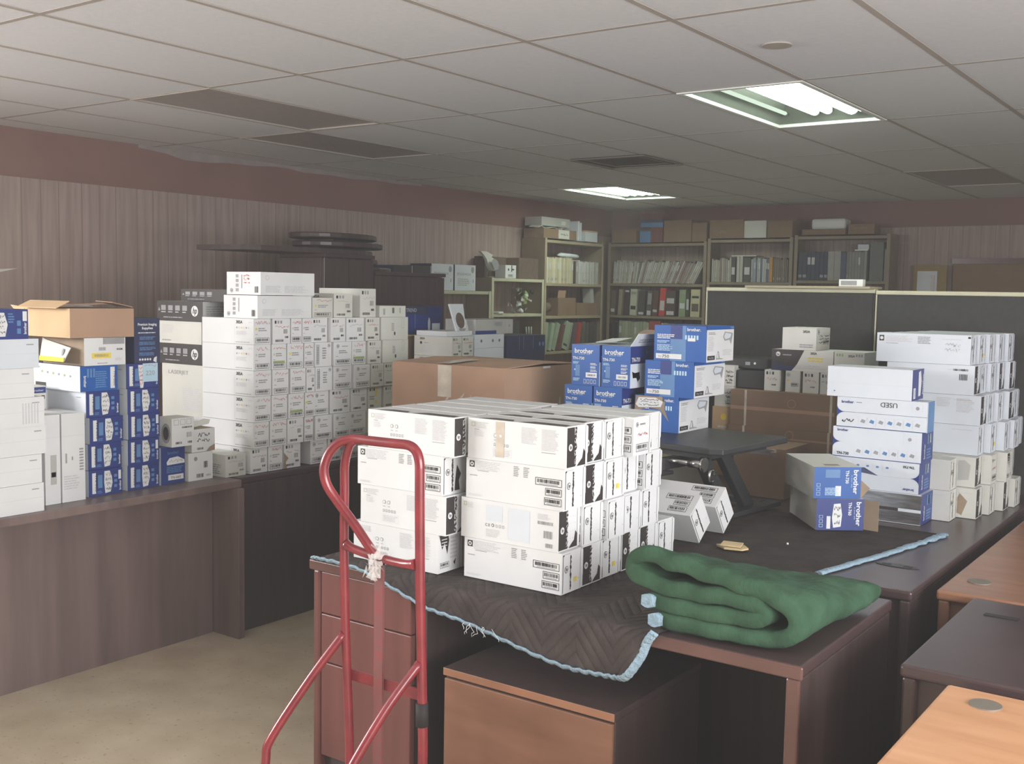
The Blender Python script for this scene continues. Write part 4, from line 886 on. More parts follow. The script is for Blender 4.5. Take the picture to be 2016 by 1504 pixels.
# ------------------------------------------------------------------ LONG BROWN CARTONS AND SMALL TONER CARTONS AT THE PARTITION
def longbrown(w, d, h):
    c = Carton(w, d, h, 'kraft_dark'); f = c.fy; b = c.b
    for u in (.14, .955): b.rect(f, w * u, 0, w * (u + .022), h, 'clear_tape', .0006)
    b.rect(f, 0, h * .45, w, h * .55, 'kraft', .0004)
    b.disc(f, w * .6, h * .70, .021, 'kraft', off=.0007); b.disc(f, w * .6, h * .70, .018, 'kraft_dark', off=.0010)
    return c
place(longbrown(.515, .30, .165), 'long_carton', -2.196, 4.90, .7385, 'long brown carton lying on the dark table, bottom of the two', 'carton', 'long brown cartons', jit=False)
place(longbrown(.515, .30, .095), 'long_carton', -2.198, 4.90, .7385 + .1655, 'thin long brown carton squeezed between the two big ones', 'carton', 'long brown cartons', jit=False)
place(longbrown(.515, .30, .172), 'long_carton', -2.192, 4.90, .7385 + .261, 'long brown carton on top of the others, small toner cartons standing on it', 'carton', 'long brown cartons', jit=False)
c_ = Carton(.24, .28, .22, 'kraft_dark'); c_.b.rect(c_.fy, .03, .205, .20, .218, 'clear_tape'); c_.b.jagged(c_.fy, .04, .19, .20, .216, 'foil', 5, .2)
place(c_, 'brown_carton', -1.99, 4.50, .7385, 'brown carton with shiny crumpled tape, behind the desk riser', 'carton', jit=False)
ZL = .7385 + .4335
for i, (x0, x1, e, lab) in enumerate(((-2.043, -1.969, 'codes', 'first from the left'), (-1.937, -1.868, 'hpframed', 'second from the left'), (-1.852, -1.776, 'codes', 'third from the left'), (-1.768, -1.700, 'codes', 'fourth from the left'))):
    w = x1 - x0; c = Carton(w, .22, .1005, 'cream_card'); g = c.fy; b = c.b; d = w; h = .1
    if e == 'hpframed': hp_mark(b, g, d * .2, h * .82, h * .09); b.boxbar(g, d * .42, h * .28, d * .92, h * .44, 8, .0012); b.disc(g, d * .2, h * .55, .005, 'yellow_print')
    else:
        for k in range(3): b.rect(g, d * (.12 + .2 * k), h * .78, d * (.24 + .2 * k), h * .92, 'black_print' if k != 1 else 'grey_print')
        b.barcode(g, d * .5, h * .26, d * .8, h * .33, 'black_print', 7); b.scribble(g, d * .1, h * .45, d * .9, h * .68, 'red_print' if i != 3 else 'ink', 1, .0012)
    place(c, 'toner_carton', x0, 4.95, ZL, f'small cream toner carton standing on the long brown carton, {lab}', 'carton', 'small toner cartons by the partition', jit=False)
Z2 = ZL + .1010
c = Carton(.30, .21, .100, 'cream_card'); f = c.fy; b = c.b
b.pg(f, [(0, 0), (.10, 0), (.125, .03), (.16, .10), (0, .10)], 'black_print'); b.pg(f, [(0, 0), (.10, 0), (.115, .02), (0, .035)], 'deep_navy', .0008); b.disc(f, .032, .078, .011, 'white_card', off=.0009); b.text(f, 'hp', .025, .073, .008, 'black_print', off=.0014, width=.014, bold=True); b.lines(f, .055, .07, .10, .08, 1, 'grey_print')
b.text(f, '202A', .19, .082, .010, 'ink', bold=True); b.lines(f, .18, .045, .26, .07, 2, 'yellow_print'); b.lines(f, .12, .01, .28, .03, 2, 'pale_print')
place(c, 'printer_carton', -2.012, 4.955, Z2, 'black and cream carton with a round white logo amid the small toner pile', 'carton', jit=False)
c = Carton(.14, .21, .100, 'cream_card'); g = c.fy; b = c.b; b.rect(g, .0, 0, .001, .1, 'grey_print'); b.text(g, '202A', .065, .078, .010, 'ink', bold=True)
for k in range(3): b.rect(g, .01 + .012 * k, .08, .018 + .012 * k, .092, 'green_print'); b.rect(g, .10 + .012 * k, .08, .108 + .012 * k, .092, 'grey_print')
place(c, 'toner_carton', -1.708, 4.955, Z2, 'small cream toner carton at the right of the black and cream one', 'carton', jit=False)
c = Carton(.165, .185, .105, 'cream_card'); b = c.b; f = c.fy; g = c.fx
b.text(f, '202A', .10, .082, .011, 'ink', bold=True); b.lines(f, .085, .01, .15, .03, 2, 'grey_print'); hp_mark(b, g, .03, .085, .011); b.scribble(g, .03, .03, .17, .075, 'ink', 3, .003); b.boxbar(g, .09, .028, .17, .045, 8, .0014)
place(c, 'toner_carton', -1.962, 4.955, Z2 + .1005, 'cream toner carton lying across the top of the small toner pile, black handwriting', 'carton', rz=0, jit=False)
# pile seen between the blue drum cartons and the long brown carton
for z, lab, e in ((1.078, 'lower', 'ink'), (1.1805, 'upper', 'ink')):
    c = Carton(.10, .20, .1015, 'cream_card'); c.b.scribble(c.fy, .055, .02, .095, .08, e, 3, .002); c.b.barcode(c.fy, .06, .012, .09, .02, 'black_print', 8)
    place(c, 'toner_carton', -2.301, 4.952, z, f'{lab} of two cream toner cartons just left of the long brown cartons', 'carton', 'cream cartons left of the long brown ones', jit=False)
c = Carton(.10, .22, .339, 'kraft_light'); c.b.disc(c.fy, .06, .29, .016, 'yellow_print'); c.b.lines(c.fy, .03, .10, .095, .25, 8, 'cream_card')
place(c, 'tall_carton', -2.302, 4.935, .7385, 'tan printed carton under the two cream toner cartons', 'carton', jit=False)
root = tag(empty('printer', (-2.165, 5.09, ZL)), 'black printer on the long brown carton beside the small toner cartons', 'printer')
b = MB(); b.box(-.035, .115, -.12, .10, .001, .09, 'black_metal'); b.build('body', root, bevel=.006)
b = MB(); b.box(-.15, .116, -.09, .10, .094, .150, 'black_metal'); b.build('scanner_lid', root, bevel=.006)
b = MB(); b.disc(Fr((-.15, -.09, .094), (1, 0, 0), (0, 0, 1)), .20, .03, .006, 'white_plastic', off=.002); b.rect(Fr((-.15, -.09, .094), (1, 0, 0), (0, 0, 1)), .15, .02, .175, .036, 'grey_print', .001); b.build('power_button', root)

# ------------------------------------------------------------------ TIPPED BROTHER CARTONS, RIGHT OF CENTRE
def tnlying(num, oval, w=.18, d=.345, h=.119):
    # local -y end carries the print, turned on its side
    c = Carton(w, d, h, 'cream_card', {'-y': 'blue' if not oval else 'navy', '+x': 'cool_card'}); f = c.fy; b = c.b
    b.text(f, 'brother', w * .84, h * .92, w * .10, 'white_card', rot=-90, width=h * .78, bold=True); b.text(f, num, w * .67, h * .90, w * .065, 'white_card', rot=-90, width=h * .42, bold=True)
    b.text(f, 'at your side', w * .79, h * .75, w * .03, 'pale_blue', rot=-90, width=h * .4)
    if oval:
        b.pg(f, [(w * .36, h * .84), (w * .50, h * .86), (w * .54, h * .5), (w * .52, h * .12), (w * .36, h * .08), (w * .33, h * .4)], 'white_card', .0009); b.scribble(f, w * .36, h * .15, w * .50, h * .8, 'ink', 3, .0012, .0013); b.rect(f, w * .22, h * .05, w * .30, h * .45, 'white_card')
    else:
        b.rect(f, w * .24, h * .66, w * .55, h * .92, 'light_blue'); b.lines(f, w * .24, h * .1, w * .55, h * .35, 6, 'pale_blue'); b.rect(f, w * .46, h * .08, w * .58, h * .4, 'white_card')
    for k in range(3): b.border(f, w * .06, h * (.10 + .14 * k), w * .14, h * (.20 + .14 * k), .0013, 'pale_blue')
    b.rect(c.fz, w * .30, d * .10, w * .62, d * .20, 'inner_card')
    return c
ang = 37.3
def orient(c, name, near, z, label, rz):
    a = R(rz); ux, uy = Vector((math.cos(a), math.sin(a))), Vector((-math.sin(a), math.cos(a)))
    cen = Vector(near) + ux * c.w / 2 + uy * c.d / 2
    o = c.b.build(name, None, (cen.x, cen.y, z), (0, 0, a)); return tag(o, label, 'carton', 'tipped blue and white cartons')
o = orient(tnlying('TN-760', True), 'toner_carton', (-1.401, 3.939), ZP + .001, 'blue and white TN-760 carton lying on its side, lower of the tipped pair', ang)
b = MB(); b.obox((.112, -.190, .06), (.002, .002, 0), (.040, -.040, 0), (0, 0, .112), 'inner_card'); n = b.build('flap', o, (.0, .0, .0)); tag(n, 'brown inside of the open end flap')
o = orient(tnlying('TN-730', False), 'toner_carton', (-1.412, 3.930), ZP + .1215, 'blue and white TN-730 carton lying on its side, upper of the tipped pair', ang + 1.5)
b = MB(); b.face([(.09, -.172, .0), (.135, -.15, .035), (.09, -.172, .07)], 'inner_card'); b.face([(.09, -.172, .119), (.10, -.172, .119), (.16, -.155, .085), (.09, -.172, .10)], 'deep_navy'); n = b.build('flap', o); md = n.modifiers.new('thick', 'SOLIDIFY'); md.thickness = .002; tag(n, 'torn end flap')

# ------------------------------------------------------------------ STACK OF FIVE BLUE-TRIMMED CARTONS
def used(w, d, h, kind):
    c = Carton(w, d, h, 'cool_card', {'+x': 'navy', '+z': 'cool_card'}); f = c.fy; g = c.fx; b = c.b
    def corners(flip=False):
        n = 8
        for s in ((0, 1),) if not flip else ((0, 1),):
            P1 = [(0, h * .5)] + [(w * (.0 + .10 * (1 - math.cos(k * math.pi / 2 / n))), h * (.52 + .46 * math.sin(0))) for k in range(0)]
            up_ = [(w * .10 * (1 - math.sin(k * math.pi / 2 / n)), h * (.5 + .22 * (1 - math.cos(k * math.pi / 2 / n)))) for k in range(n + 1)]
            dn = [(u, h - v) for u, v in up_]
            for q in (up_, dn):
                poly = [(0, h * .5)] + q
                if flip: poly = [(w - u, v) for u, v in poly][::-1]
                b.pg(f, poly if q is up_ else poly[::-1], 'navy', .0007)
    if kind == 'used1':
        corners(); b.text(f, 'brother', w * .05, h * .80, h * .09, 'navy', bold=True); b.lines(f, w * .22, h * .82, w * .30, h * .87, 1, 'grey_print'); b.text(f, 'USED', w * .68, h * .90, h * .16, 'ink', rot=180, width=w * .19)
        b.rect(f, 0, h * .50, w, h * .51, 'navy', .0006); b.scribble(f, w * .06, h * .12, w * .2, h * .3, 'ink', 1, .003); b.border(f, w * .84, h * .68, w * .95, h * .9, .0005, 'pale_print'); b.disc(f, w * .895, h * .78, .007, 'grey_print')
    if kind in ('used1', 'plain730'):
        for i in range(7): b.border(f, w * (.25 + .10 * i), h * .10, w * (.345 + .10 * i), h * .38, .0005, 'pale_print'); b.pg(f, [(w * (.27 + .10 * i), h * .2), (w * (.29 + .10 * i), h * .3), (w * (.33 + .10 * i), h * .26), (w * (.32 + .10 * i), h * .16)], 'light_blue' if i % 2 else 'grey_print')
        b.rect(f, 0, 0, w, h * .02, 'navy', .0009)
    if kind == 'plain730':
        corners(); b.text(f, 'brother', w * .05, h * .86, h * .08, 'navy', bold=True); b.text(f, 'TN-730', w * .05, h * .07, h * .09, 'ink', bold=True); b.border(f, w * .80, h * .64, w * .94, h * .9, .0005, 'pale_print'); b.disc(f, w * .87, h * .76, .007, 'grey_print')
    if kind == 'upside':
        corners(True); b.text(f, 'brother', w * .95, h * .16, h * .08, 'navy', rot=180, bold=True); b.text(f, 'TN-730', w * .95, h * .90, h * .08, 'ink', rot=180, bold=True)
        for i in range(6): b.border(f, w * (.05 + .11 * i), h * .62, w * (.15 + .11 * i), h * .92, .0005, 'pale_print'); b.disc(f, w * (.10 + .11 * i), h * .77, .006, 'light_blue', .004)
        b.rect(f, 0, h * .48, w, h * .49, 'pale_print')
    if kind == 'foil':
        b.rect(f, 0, h * .5, w, h * .97, 'foil'); b.rect(f, w * .2, h * .40, w * .75, h * .5, 'black_print'); b.rect(f, 0, h * .02, w, h * .40, 'foil')
    if kind == 'top':
        b.rect(f, 0, h * .45, w, h * .455, 'pale_print'); b.disc(f, w * .09, h * .18, .003, 'light_blue'); b.lines(f, w * .05, h * .10, w * .14, h * .12, 1, 'pale_print')
    if kind in ('top',):
        b.rect(g, d * .12, h * .05, d * .30, h * .40, 'white_card'); b.pg(g, [(d * .55, h * .10), (d * .52, h * .9), (d * .70, h * .95), (d * .80, h * .6), (d * .74, h * .12)], 'white_card'); b.text(g, 'brother', d * .95, h * .15, d * .08, 'white_card', rot=90, width=h * .7, bold=True); b.text(g, 'TN-730', d * .25, h * .10, d * .06, 'ink', rot=90, width=h * .25)
    elif kind == 'used1': b.rect(g, 0, 0, d, h, 'cool_card', .0003); b.rect(g, d * .1, 0, d, h, 'light_blue', .0005)
    else:
        b.text(g, 'brother', d * .30, h * .12, d * .10, 'white_card', rot=90, width=h * .5, bold=True)
        for i in range(3): b.rect(g, d * (.50 + .14 * i), h * .58, d * (.58 + .14 * i), h * .92, 'light_blue')
        b.rect(g, d * .62, h * .60, d * .82, h * .9, 'cool_card' if kind != 'foil' else 'light_blue'); b.lines(g, d * .45, h * .08, d * .9, h * .45, 4, 'light_blue')
    return c
for i, (x0, x1, kind, dd, lab) in enumerate(((-1.475, -1.125, 'foil', .165, 'blue-ended carton wrapped in shiny silver film, bottom of the stack of five'), (-1.490, -1.138, 'upside', .165, 'blue-trimmed white carton lying upside down, second up in the stack of five'),
                        (-1.484, -1.134, 'plain730', .165, 'blue-trimmed white TN-730 carton, third up in the stack of five'), (-1.472, -1.118, 'used1', .10, 'white carton with USED scrawled upside down, fourth up in the stack of five'), (-1.516, -1.180, 'top', .16, 'plain white carton with a blue printed end, top of the stack of five'))):
    place(used(x1 - x0, dd, .1205, kind), 'toner_carton', x0, 4.33, (.7395 if i == 0 else .7395 + .1215 * i), lab, 'carton', 'stack of five blue-ended cartons', jit=False)

# ------------------------------------------------------------------ RIGHT-HAND WHITE CARTON WALL
RN = ['bottom row', 'second row up', 'third row up', 'fourth row up', 'fifth row up', 'top row']
RW = [
 [(4.495, -1.058, 'white'), (4.612, -.985, 'black'), (4.745, -.963, 'white'), (4.875, -.935, 'black'), (5.00, -.915, 'white')],
 [(4.495, -1.062, 'white'), (4.640, -1.000, 'black'), (4.76, -.965, 'codes'), (4.885, -.93, 'torn'), (5.01, -.95, 'white')],
 [(4.700, -1.008, 'white'), (4.820, -.985, 'white'), (4.935, -.955, 'white'), (5.05, -.94, 'white'), (5.165, -.95, 'white')],
 [(4.700, -1.005, 'black'), (4.815, -1.000, 'white'), (4.930, -.985, 'white'), (5.045, -.965, 'black'), (5.16, -.97, 'white')],
 [(4.700, -1.035, 'black'), (4.815, -1.035, 'white'), (4.928, -1.020, 'white'), (5.042, -1.01, 'black'), (5.155, -.99, 'black')],
 [(4.700, -1.055, 'white'), (4.812, -1.045, 'white'), (4.924, -1.03, 'white'), (5.036, -1.015, 'white'), (5.148, -1.0, 'white')]]
for r, row in enumerate(RW):
    for c, (y, x1, e) in enumerate(row):
        fr_ = ['none', 'symbols', 'none', 'symbols', 'none', 'codes'][r] if c == 0 else 'none'
        L = .354 if not (r == 5 and c == 0) else .382
        k = hp_carton('none', e, w=L, d=.103, body='cool_card' if r > 1 else 'cream_card')
        f = k.fy
        if r == 5 and c == 0:
            k.b.rect(f, .010, .088, .030, .112, 'black_print'); k.b.disc(f, .020, .100, .007, 'white_card', off=.0009); k.b.lines(f, .038, .085, .15, .112, 5, 'pale_print'); k.b.rect(f, .038, .078, .09, .080, 'grey_print'); k.b.lines(f, .17, .08, .225, .112, 5, 'grey_print'); k.b.rect(f, .37, .108, .38, .116, 'ink'); k.b.scribble(f, .28, .05, .34, .09, 'grey_print', 2, .001)
        if r == 4 and c == 0: k.b.barcode(f, .27, .098, .33, .106, 'ink', 12); k.b.barcode(f, .295, .06, .33, .085, 'ink', 6)
        if r == 3 and c == 0: k.b.lines(f, .18, .07, .24, .11, 6, 'pale_print'); k.b.lines(f, .26, .05, .33, .11, 9, 'pale_print')
        if r == 1 and c == 1: k.b.pg(f, [(.25, .02), (.33, .03), (.335, .09), (.31, .11), (.26, .10)], 'grey_card', .0008)
        if r == 0 and c == 1: k.b.pg(f, [(.26, .03), (.30, .01), (.32, .07), (.29, .10)], 'inner_card', .0008)
        if e == 'white' and (r, c) in ((5, 1), (2, 1)): k.b.rect(k.fx, .055, .025, .075, .042, 'yellow_print', .0014)
        place(k, 'toner_carton', x1 - L, y, .7395 + r * .1232, f'white toner carton, {RN[r]}, {ORD[c]} from left, carton wall at far right', 'carton', 'white toner carton wall at the right', jit=False)

# ------------------------------------------------------------------ MOVING PADS
# dark quilted pad draped over the centre desk
def catm(P, u):
    n = len(P) - 1; t = max(0, min(.9999, u)) * n; i = int(t); t -= i
    p0, p1, p2, p3 = P[max(i - 1, 0)], P[i], P[i + 1], P[min(i + 2, n)]
    return tuple(.5 * (2 * b_ + (c_2 - a) * t + (2 * a - 5 * b_ + 4 * c_2 - d_) * t * t + (-a + 3 * b_ - 3 * c_2 + d_) * t ** 3) for a, b_, c_2, d_ in zip(p0, p1, p2, p3))
YE = 2.462; ZQ = .7362
hem = [(-2.535, .748), (-2.49, .748), (-2.354, .745), (-2.224, .716), (-2.064, .677), (-1.942, .656), (-1.757, .625), (-1.583, .604), (-1.48, .597), (-1.40, .600), (-1.359, .617), (-1.327, .666), (-1.308, .715), (-1.285, .747)]
NX = 130
def hem_at(u): return catm(hem, u)
b = MB(); rows_ = []
yb = [2.475 + (3.20 - 2.475) * i / 10 for i in range(11)]
for i in range(NX + 1):
    u = i / NX; x, z = hem_at(u); x = max(-2.54, x)
    drop = max(0.0, .748 - z); col = []
    K = 8
    for k in range(K):                       # hanging part, bottom to top
        s_ = k / K; zz_ = z + (ZQ + .004 - z) * s_; col.append((x, YE - .006 - .010 * math.sin(u * 26) * (1 - s_) * min(1, drop * 12) - .004, zz_))
    col.append((x, 2.462, ZQ + .0055))
    for y in yb: col.append((x - (0 if i < NX else 0), y, ZQ + .0065 + .0005 * math.sin(x * 23 + y * 17)))
    rows_.append(col)
base_ = len(b.v)
for col in rows_: b.v += col
m_ = b.m('dark_quilt'); L_ = len(rows_[0])
for i in range(NX):
    for k in range(L_ - 1):
        a = base_ + i * L_ + k; b.f.append((a, a + L_, a + L_ + 1, a + 1)); b.mi.append(m_); b.sm.append(True)
# the part of the pad lying on the far table, with its slanting right border
m_ = b.m('flat_quilt')
E2 = [(-1.285, 2.475), (-1.24, 2.9), (-1.20, 3.20), (-1.17, 3.348), (-1.085, 3.70), (-1.02, 4.0), (-1.0, 4.2), (-1.10, 4.30), (-1.55, 4.32), (-1.60, 3.75), (-1.65, 3.30), (-2.54, 3.20)]
def grid_to(x0f, x1f, y0, y1, ny, nx, z=ZQ + .0065):
    base = len(b.v)
    for j in range(ny + 1):
        y = y0 + (y1 - y0) * j / ny; xa, xb = x0f(y), x1f(y)
        for i in range(nx + 1):
            x = xa + (xb - xa) * i / nx; b.v.append((x, y, z + .0006 * math.sin(x * 14 + y * 9) + .0004 * math.sin(y * 31)))
    for j in range(ny):
        for i in range(nx):
            a = base + j * (nx + 1) + i; b.f.append((a, a + 1, a + nx + 2, a + nx + 1)); b.mi.append(m_); b.sm.append(True)
redge = [(3.20, -1.205), (3.348, -1.170), (3.55, -1.125), (3.75, -1.08), (3.95, -1.045), (4.10, -1.018), (4.206, -1.003)]
def rx(y):
    for (a, xa), (c, xc) in zip(redge, redge[1:]):
        if y <= c: return xa + (xc - xa) * (y - a) / (c - a)
    return -1.003
grid_to(lambda y: -1.285, lambda y: -1.285 + .08 * (y - 2.475) / .725, 2.475, 3.20, 8, 4)
grid_to(lambda y: -2.54, rx, 3.20, 4.206, 14, 30)
pad = b.build('quilted_pad'); tag(pad, 'dark grey-brown quilted moving pad with pale blue binding draped over the centre desk', 'moving pad')
md = pad.modifiers.new('thick', 'SOLIDIFY'); md.thickness = .004; md.offset = 1
b = MB(); pts = []
for i in range(NX + 1):
    x, z = hem_at(i / NX); wob = .0015 * math.sin(i * 1.9); pts.append((max(-2.54, x), YE - .012 + wob - .010 * math.sin(i / NX * 26) * min(1, max(0, .748 - z) * 12), z + .004 + wob))
b.tube(pts, .0125, 'blue_binding', 10, flat=.38)
n = b.build('binding', pad); tag(n, 'pale blue fabric binding along the front hem')
b = MB(); n_ = 40; pts = []
for i in range(n_ + 1):
    y = 3.335 + (4.206 - 3.335) * i / n_; t = i / n_; pts.append((rx(y) + random.uniform(-.002, .002) * (1 + 2 * t), y, ZQ + .010))
b.tube(pts, .016, 'blue_binding', 10, flat=.45, rs=[.015 + (random.uniform(-.004, .004) if i > n_ * .6 else 0) for i in range(n_ + 1)])
n = b.build('binding', pad); tag(n, 'frayed pale blue binding along the right border')
b = MB()
for k in range(8):
    x = random.uniform(-1.93, -1.78) if k < 8 else random.uniform(-2.45, -2.2); z = .66 if k < 14 else .735
    p = [(x, YE - .02, z)]; 
    for j in range(4): p.append((p[-1][0] + random.uniform(-.012, .012), YE - .022, p[-1][2] - random.uniform(.003, .012)))
    b.tube(p, .0008, 'white_plastic', 4)
n = b.build('loose_threads', pad); n['kind'] = 'stuff'

# green folded blanket
def ribbon_path(P, n=140):
    # resample a Catmull curve evenly
    raw = [catm(P, i / 600) for i in range(601)]
    d = [0]
    for a, c in zip(raw, raw[1:]): d.append(d[-1] + math.dist(a, c))
    out = []; k = 0
    for i in range(n + 1):
        t = d[-1] * i / n
        while k < 599 and d[k + 1] < t: k += 1
        s_ = (t - d[k]) / max(1e-9, d[k + 1] - d[k]); out.append(tuple(a + (c - a) * s_ for a, c in zip(raw[k], raw[k + 1])))
    return out
path = [(-1.322, .0225), (-1.22, .0215), (-1.10, .0215), (-1.00, .0230), (-.950, .045), (-.940, .080), (-.965, .118), (-1.05, .148), (-1.15, .166), (-1.27, .184), (-1.34, .192), (-1.378, .184), (-1.392, .162), (-1.370, .134), (-1.31, .116), (-1.22, .111), (-1.12, .113), (-1.055, .110), (-1.018, .096), (-1.020, .076), (-1.05, .0670), (-1.12, .0650), (-1.22, .0655), (-1.345, .070)]
pp = ribbon_path(path, 150); NY = 26
b = MB(); th = [.0185 for _ in pp]
mi_ = b.m('green_quilt')
def prof(pp, tt):
    """closed outline of the thick ribbon"""
    L, Rr = [], []
    for i, p in enumerate(pp):
        a = pp[max(i - 1, 0)]; c = pp[min(i + 1, len(pp) - 1)]; d = Vector((c[0] - a[0], c[1] - a[1])).normalized(); nn = Vector((-d.y, d.x))
        t = tt
        if i < 3: t *= (.55, .8, .95)[i]
        if i > len(pp) - 4: t *= (.55, .8, .95)[len(pp) - 1 - i]
        L.append((p[0] + nn.x * t, p[1] + nn.y * t)); Rr.append((p[0] - nn.x * t, p[1] - nn.y * t))
    return L + Rr[::-1]
ring = prof(pp, .0222); nR = len(ring); Y0, Y1 = 2.495, 3.02
prev_b = None
for j in range(NY + 1):
    t = j / NY; s_ = t; k = 1 - .50 * (t ** 1.15)
    edge = (.965 if j in (0, NY) else 1.0)
    base = len(b.v)
    for q, (x, z) in enumerate(ring):
        fl = (x + 1.40) / .46                     # 0 left .. 1 right
        yy = Y0 + (.04 + .0 * fl) * 0 + (Y1 - Y0) * t * (.55 + .55 * fl) + .028 * fl * (1 - t) - .02 * math.sin(fl * 3) * (1 - t)
        zz_ = .7505 + (z * edge) * k * (1 + .02 * math.sin(x * 60 + t * 9))
        xx = x + .03 * t + .006 * math.sin(t * 9 + z * 40) + (.12 * t * (1 - fl))
        b.v.append((xx, yy + .004 * math.sin(q * .7), max(.7495, zz_)))
    if prev_b is not None:
        for q in range(nR):
            q2 = (q + 1) % nR; b.f.append((prev_b + q, prev_b + q2, base + q2, base + q)); b.mi.append(mi_); b.sm.append(True)
    prev_b = base
half = len(pp)
for base in (0, prev_b):
    for i in range(half - 1):
        a, c = base + i, base + i + 1; d, e = base + nR - 1 - i, base + nR - 2 - i
        b.f.append((a, c, e, d) if base else (a, d, e, c)); b.mi.append(mi_); b.sm.append(True)
gb = b.build('folded_blanket'); tag(gb, 'green quilted moving blanket folded into a thick roll on the right of the centre desk', 'blanket')
tx = bpy.data.textures.new('soft', 'CLOUDS'); tx.noise_scale = .05
md = gb.modifiers.new('sub', 'SUBSURF'); md.levels = 1; md.render_levels = 1
md = gb.modifiers.new('puff', 'DISPLACE'); md.texture = tx; md.strength = .007; md.mid_level = .5
for (i0, i1, lab) in ((0, 3, 'pale blue binding on the lower layer end'), (len(pp) - 4, len(pp) - 1, 'pale blue binding on the middle layer end')):
    b = MB(); sub = pp[i0:i1 + 1]; pr_ = prof([(p[0], p[1]) for p in sub], .0232)
    nb = len(pr_)
    for j in range(9):
        t = j / 8 * .8
        for (x, z) in pr_:
            fl = (x + 1.40) / .46
            b.v.append((x + .03 * t + .12 * t * (1 - fl), Y0 - .004 + (Y1 - Y0) * t * (.55 + .55 * fl) - .02 * math.sin(fl * 3) * (1 - t), .7505 + z * (1 - .5 * t ** 1.15)))
    m2 = b.m('blue_binding')
    for j in range(8):
        for q in range(nb):
            q2 = (q + 1) % nb; b.f.append((j * nb + q, j * nb + q2, (j + 1) * nb + q2, (j + 1) * nb + q)); b.mi.append(m2); b.sm.append(True)
    b.f.append(tuple(range(nb))[::-1]); b.mi.append(m2); b.sm.append(False)
    n = b.build('binding', gb); tag(n, lab)
# scrap of card on the pad
b = MB(); b.prism([(-.055, -.01), (-.01, -.045), (.05, -.03), (.06, .0), (.03, .035), (-.02, .03)], 0, .006, 'beige_card'); b.obox((.0, -.004, .012), (.07, .01, .0), (-.01, .05, .003), (0, 0, .004), 'beige_card')
tag(b.build('card_scrap', None, (-1.524, 3.462, .7535)), 'torn scrap of beige card lying on the dark quilt behind the green blanket', 'card')
b = MB(); b.tube([(0, 0, 0), (0, 0, .006)], .004, 'white_plastic', 8); tag(b.build('paper_bit', None, (-1.39, 3.63, .7535)), 'tiny white paper bit on the dark quilt right of the card scrap', 'paper bit')

# ------------------------------------------------------------------ HAND TRUCK
root = tag(empty('hand_truck', (-2.0, 2.2, 0)), 'red steel hand truck with a looped handle standing in front of the centre desk', 'hand truck')
def sm(P, n=40): return [catm(P, i / n) for i in range(n + 1)]
O = Vector((2.0, -2.2, 0)); yh = 2.2
def L3(P): return [Vector(p) + O for p in P]
b = MB(); rpost = [(-1.850, yh, .16), (-1.850, yh, .40), (-1.857, yh, .60), (-1.866, yh, .83), (-1.870, yh, 1.05), (-1.870, yh, 1.13)]
top = [(-1.871, yh, 1.13), (-1.873, yh, 1.165), (-1.885, yh, 1.192), (-1.912, yh, 1.205), (-1.96, yh - .005, 1.206), (-2.04, yh - .01, 1.206), (-2.10, yh - .015, 1.206), (-2.14, yh - .03, 1.195), (-2.165, yh - .045, 1.165), (-2.176, yh - .055, 1.12), (-2.170, yh - .05, 1.075), (-2.145, yh - .035, 1.03), (-2.10, yh - .02, .975), (-2.05, yh - .01, .915), (-2.022, yh, .878)]
b.tube(L3(rpost[:-1] + sm(top, 60)), .0135, 'red_paint', 16); b.build('looped_handle', root)
b = MB(); b.tube(L3(sm([(-2.124, yh, .16), (-2.126, yh, .33), (-2.135, yh, .50), (-2.143, yh, .65), (-2.150, yh, .85), (-2.150, yh, 1.05), (-2.145, yh - .004, 1.13), (-2.12, yh - .012, 1.185), (-2.095, yh - .014, 1.204)], 40)), .0128, 'red_paint', 16); b.build('upright', root)
b = MB(); b.tube(L3(sm([(-2.140, yh - .004, .900), (-2.11, yh, .890), (-2.02, yh + .004, .879), (-1.93, yh + .002, .877), (-1.878, yh - .004, .884)], 20)), .013, 'red_paint', 12, rs=[.016, .0155, .0145, .0135] + [.0125] * 13 + [.0135, .0145, .0155, .016]); b.build('crossbar', root)
b = MB(); b.box(-2.030 + 2.0, -1.998 + 2.0, -.004, .004, .14, .875, 'worn_red'); b.build('centre_strap', root)
for z in (.505, .18): b = MB(); b.box(-2.135 + 2.0, -1.855 + 2.0, .005, .012, z, z + .032, 'red_paint'); b.build('cross_strap', root)
for P_ in ([(-2.145, yh - .005, .640), (-2.20, yh - .08, .52), (-2.262, yh - .17, .36), (-2.270, yh - .185, .30), (-2.262, yh - .185, .20), (-2.20, yh - .12, .10)], [(-1.860, yh - .005, .615), (-1.90, yh - .10, .50), (-1.945, yh - .20, .34), (-1.952, yh - .21, .28), (-1.95, yh - .20, .20), (-1.93, yh - .12, .10)]):
    b = MB(); b.tube(L3(sm(P_, 30)), .0125, 'red_paint', 14); b.build('rear_handle', root)
b = MB(); b.tube(L3([(-1.855, yh, .505), (-1.8535, yh, .44)]), .0175, 'rubber', 14); b.build('rubber_grip', root)
for x in (-2.16, -1.82):
    b = MB(); b.tube([(x + 2.0 - .02, -.10, .125), (x + 2.0 + .02, -.10, .125)], .125, 'rubber', 28); w_ = b.build('wheel', root, bevel=.012)
    b = MB(); b.tube([(x + 2.0 - .024, -.10, .125), (x + 2.0 + .024, -.10, .125)], .05, 'chrome', 18); b.build('hub', w_)
b = MB(); b.tube([(-.17, -.10, .125), (.19, -.10, .125)], .008, 'chrome', 10); b.tube([(-.125, -.02, .17), (-.125, -.10, .125)], .01, 'red_paint', 8); b.tube([(.148, -.02, .17), (.148, -.10, .125)], .01, 'red_paint', 8); b.build('axle', root)
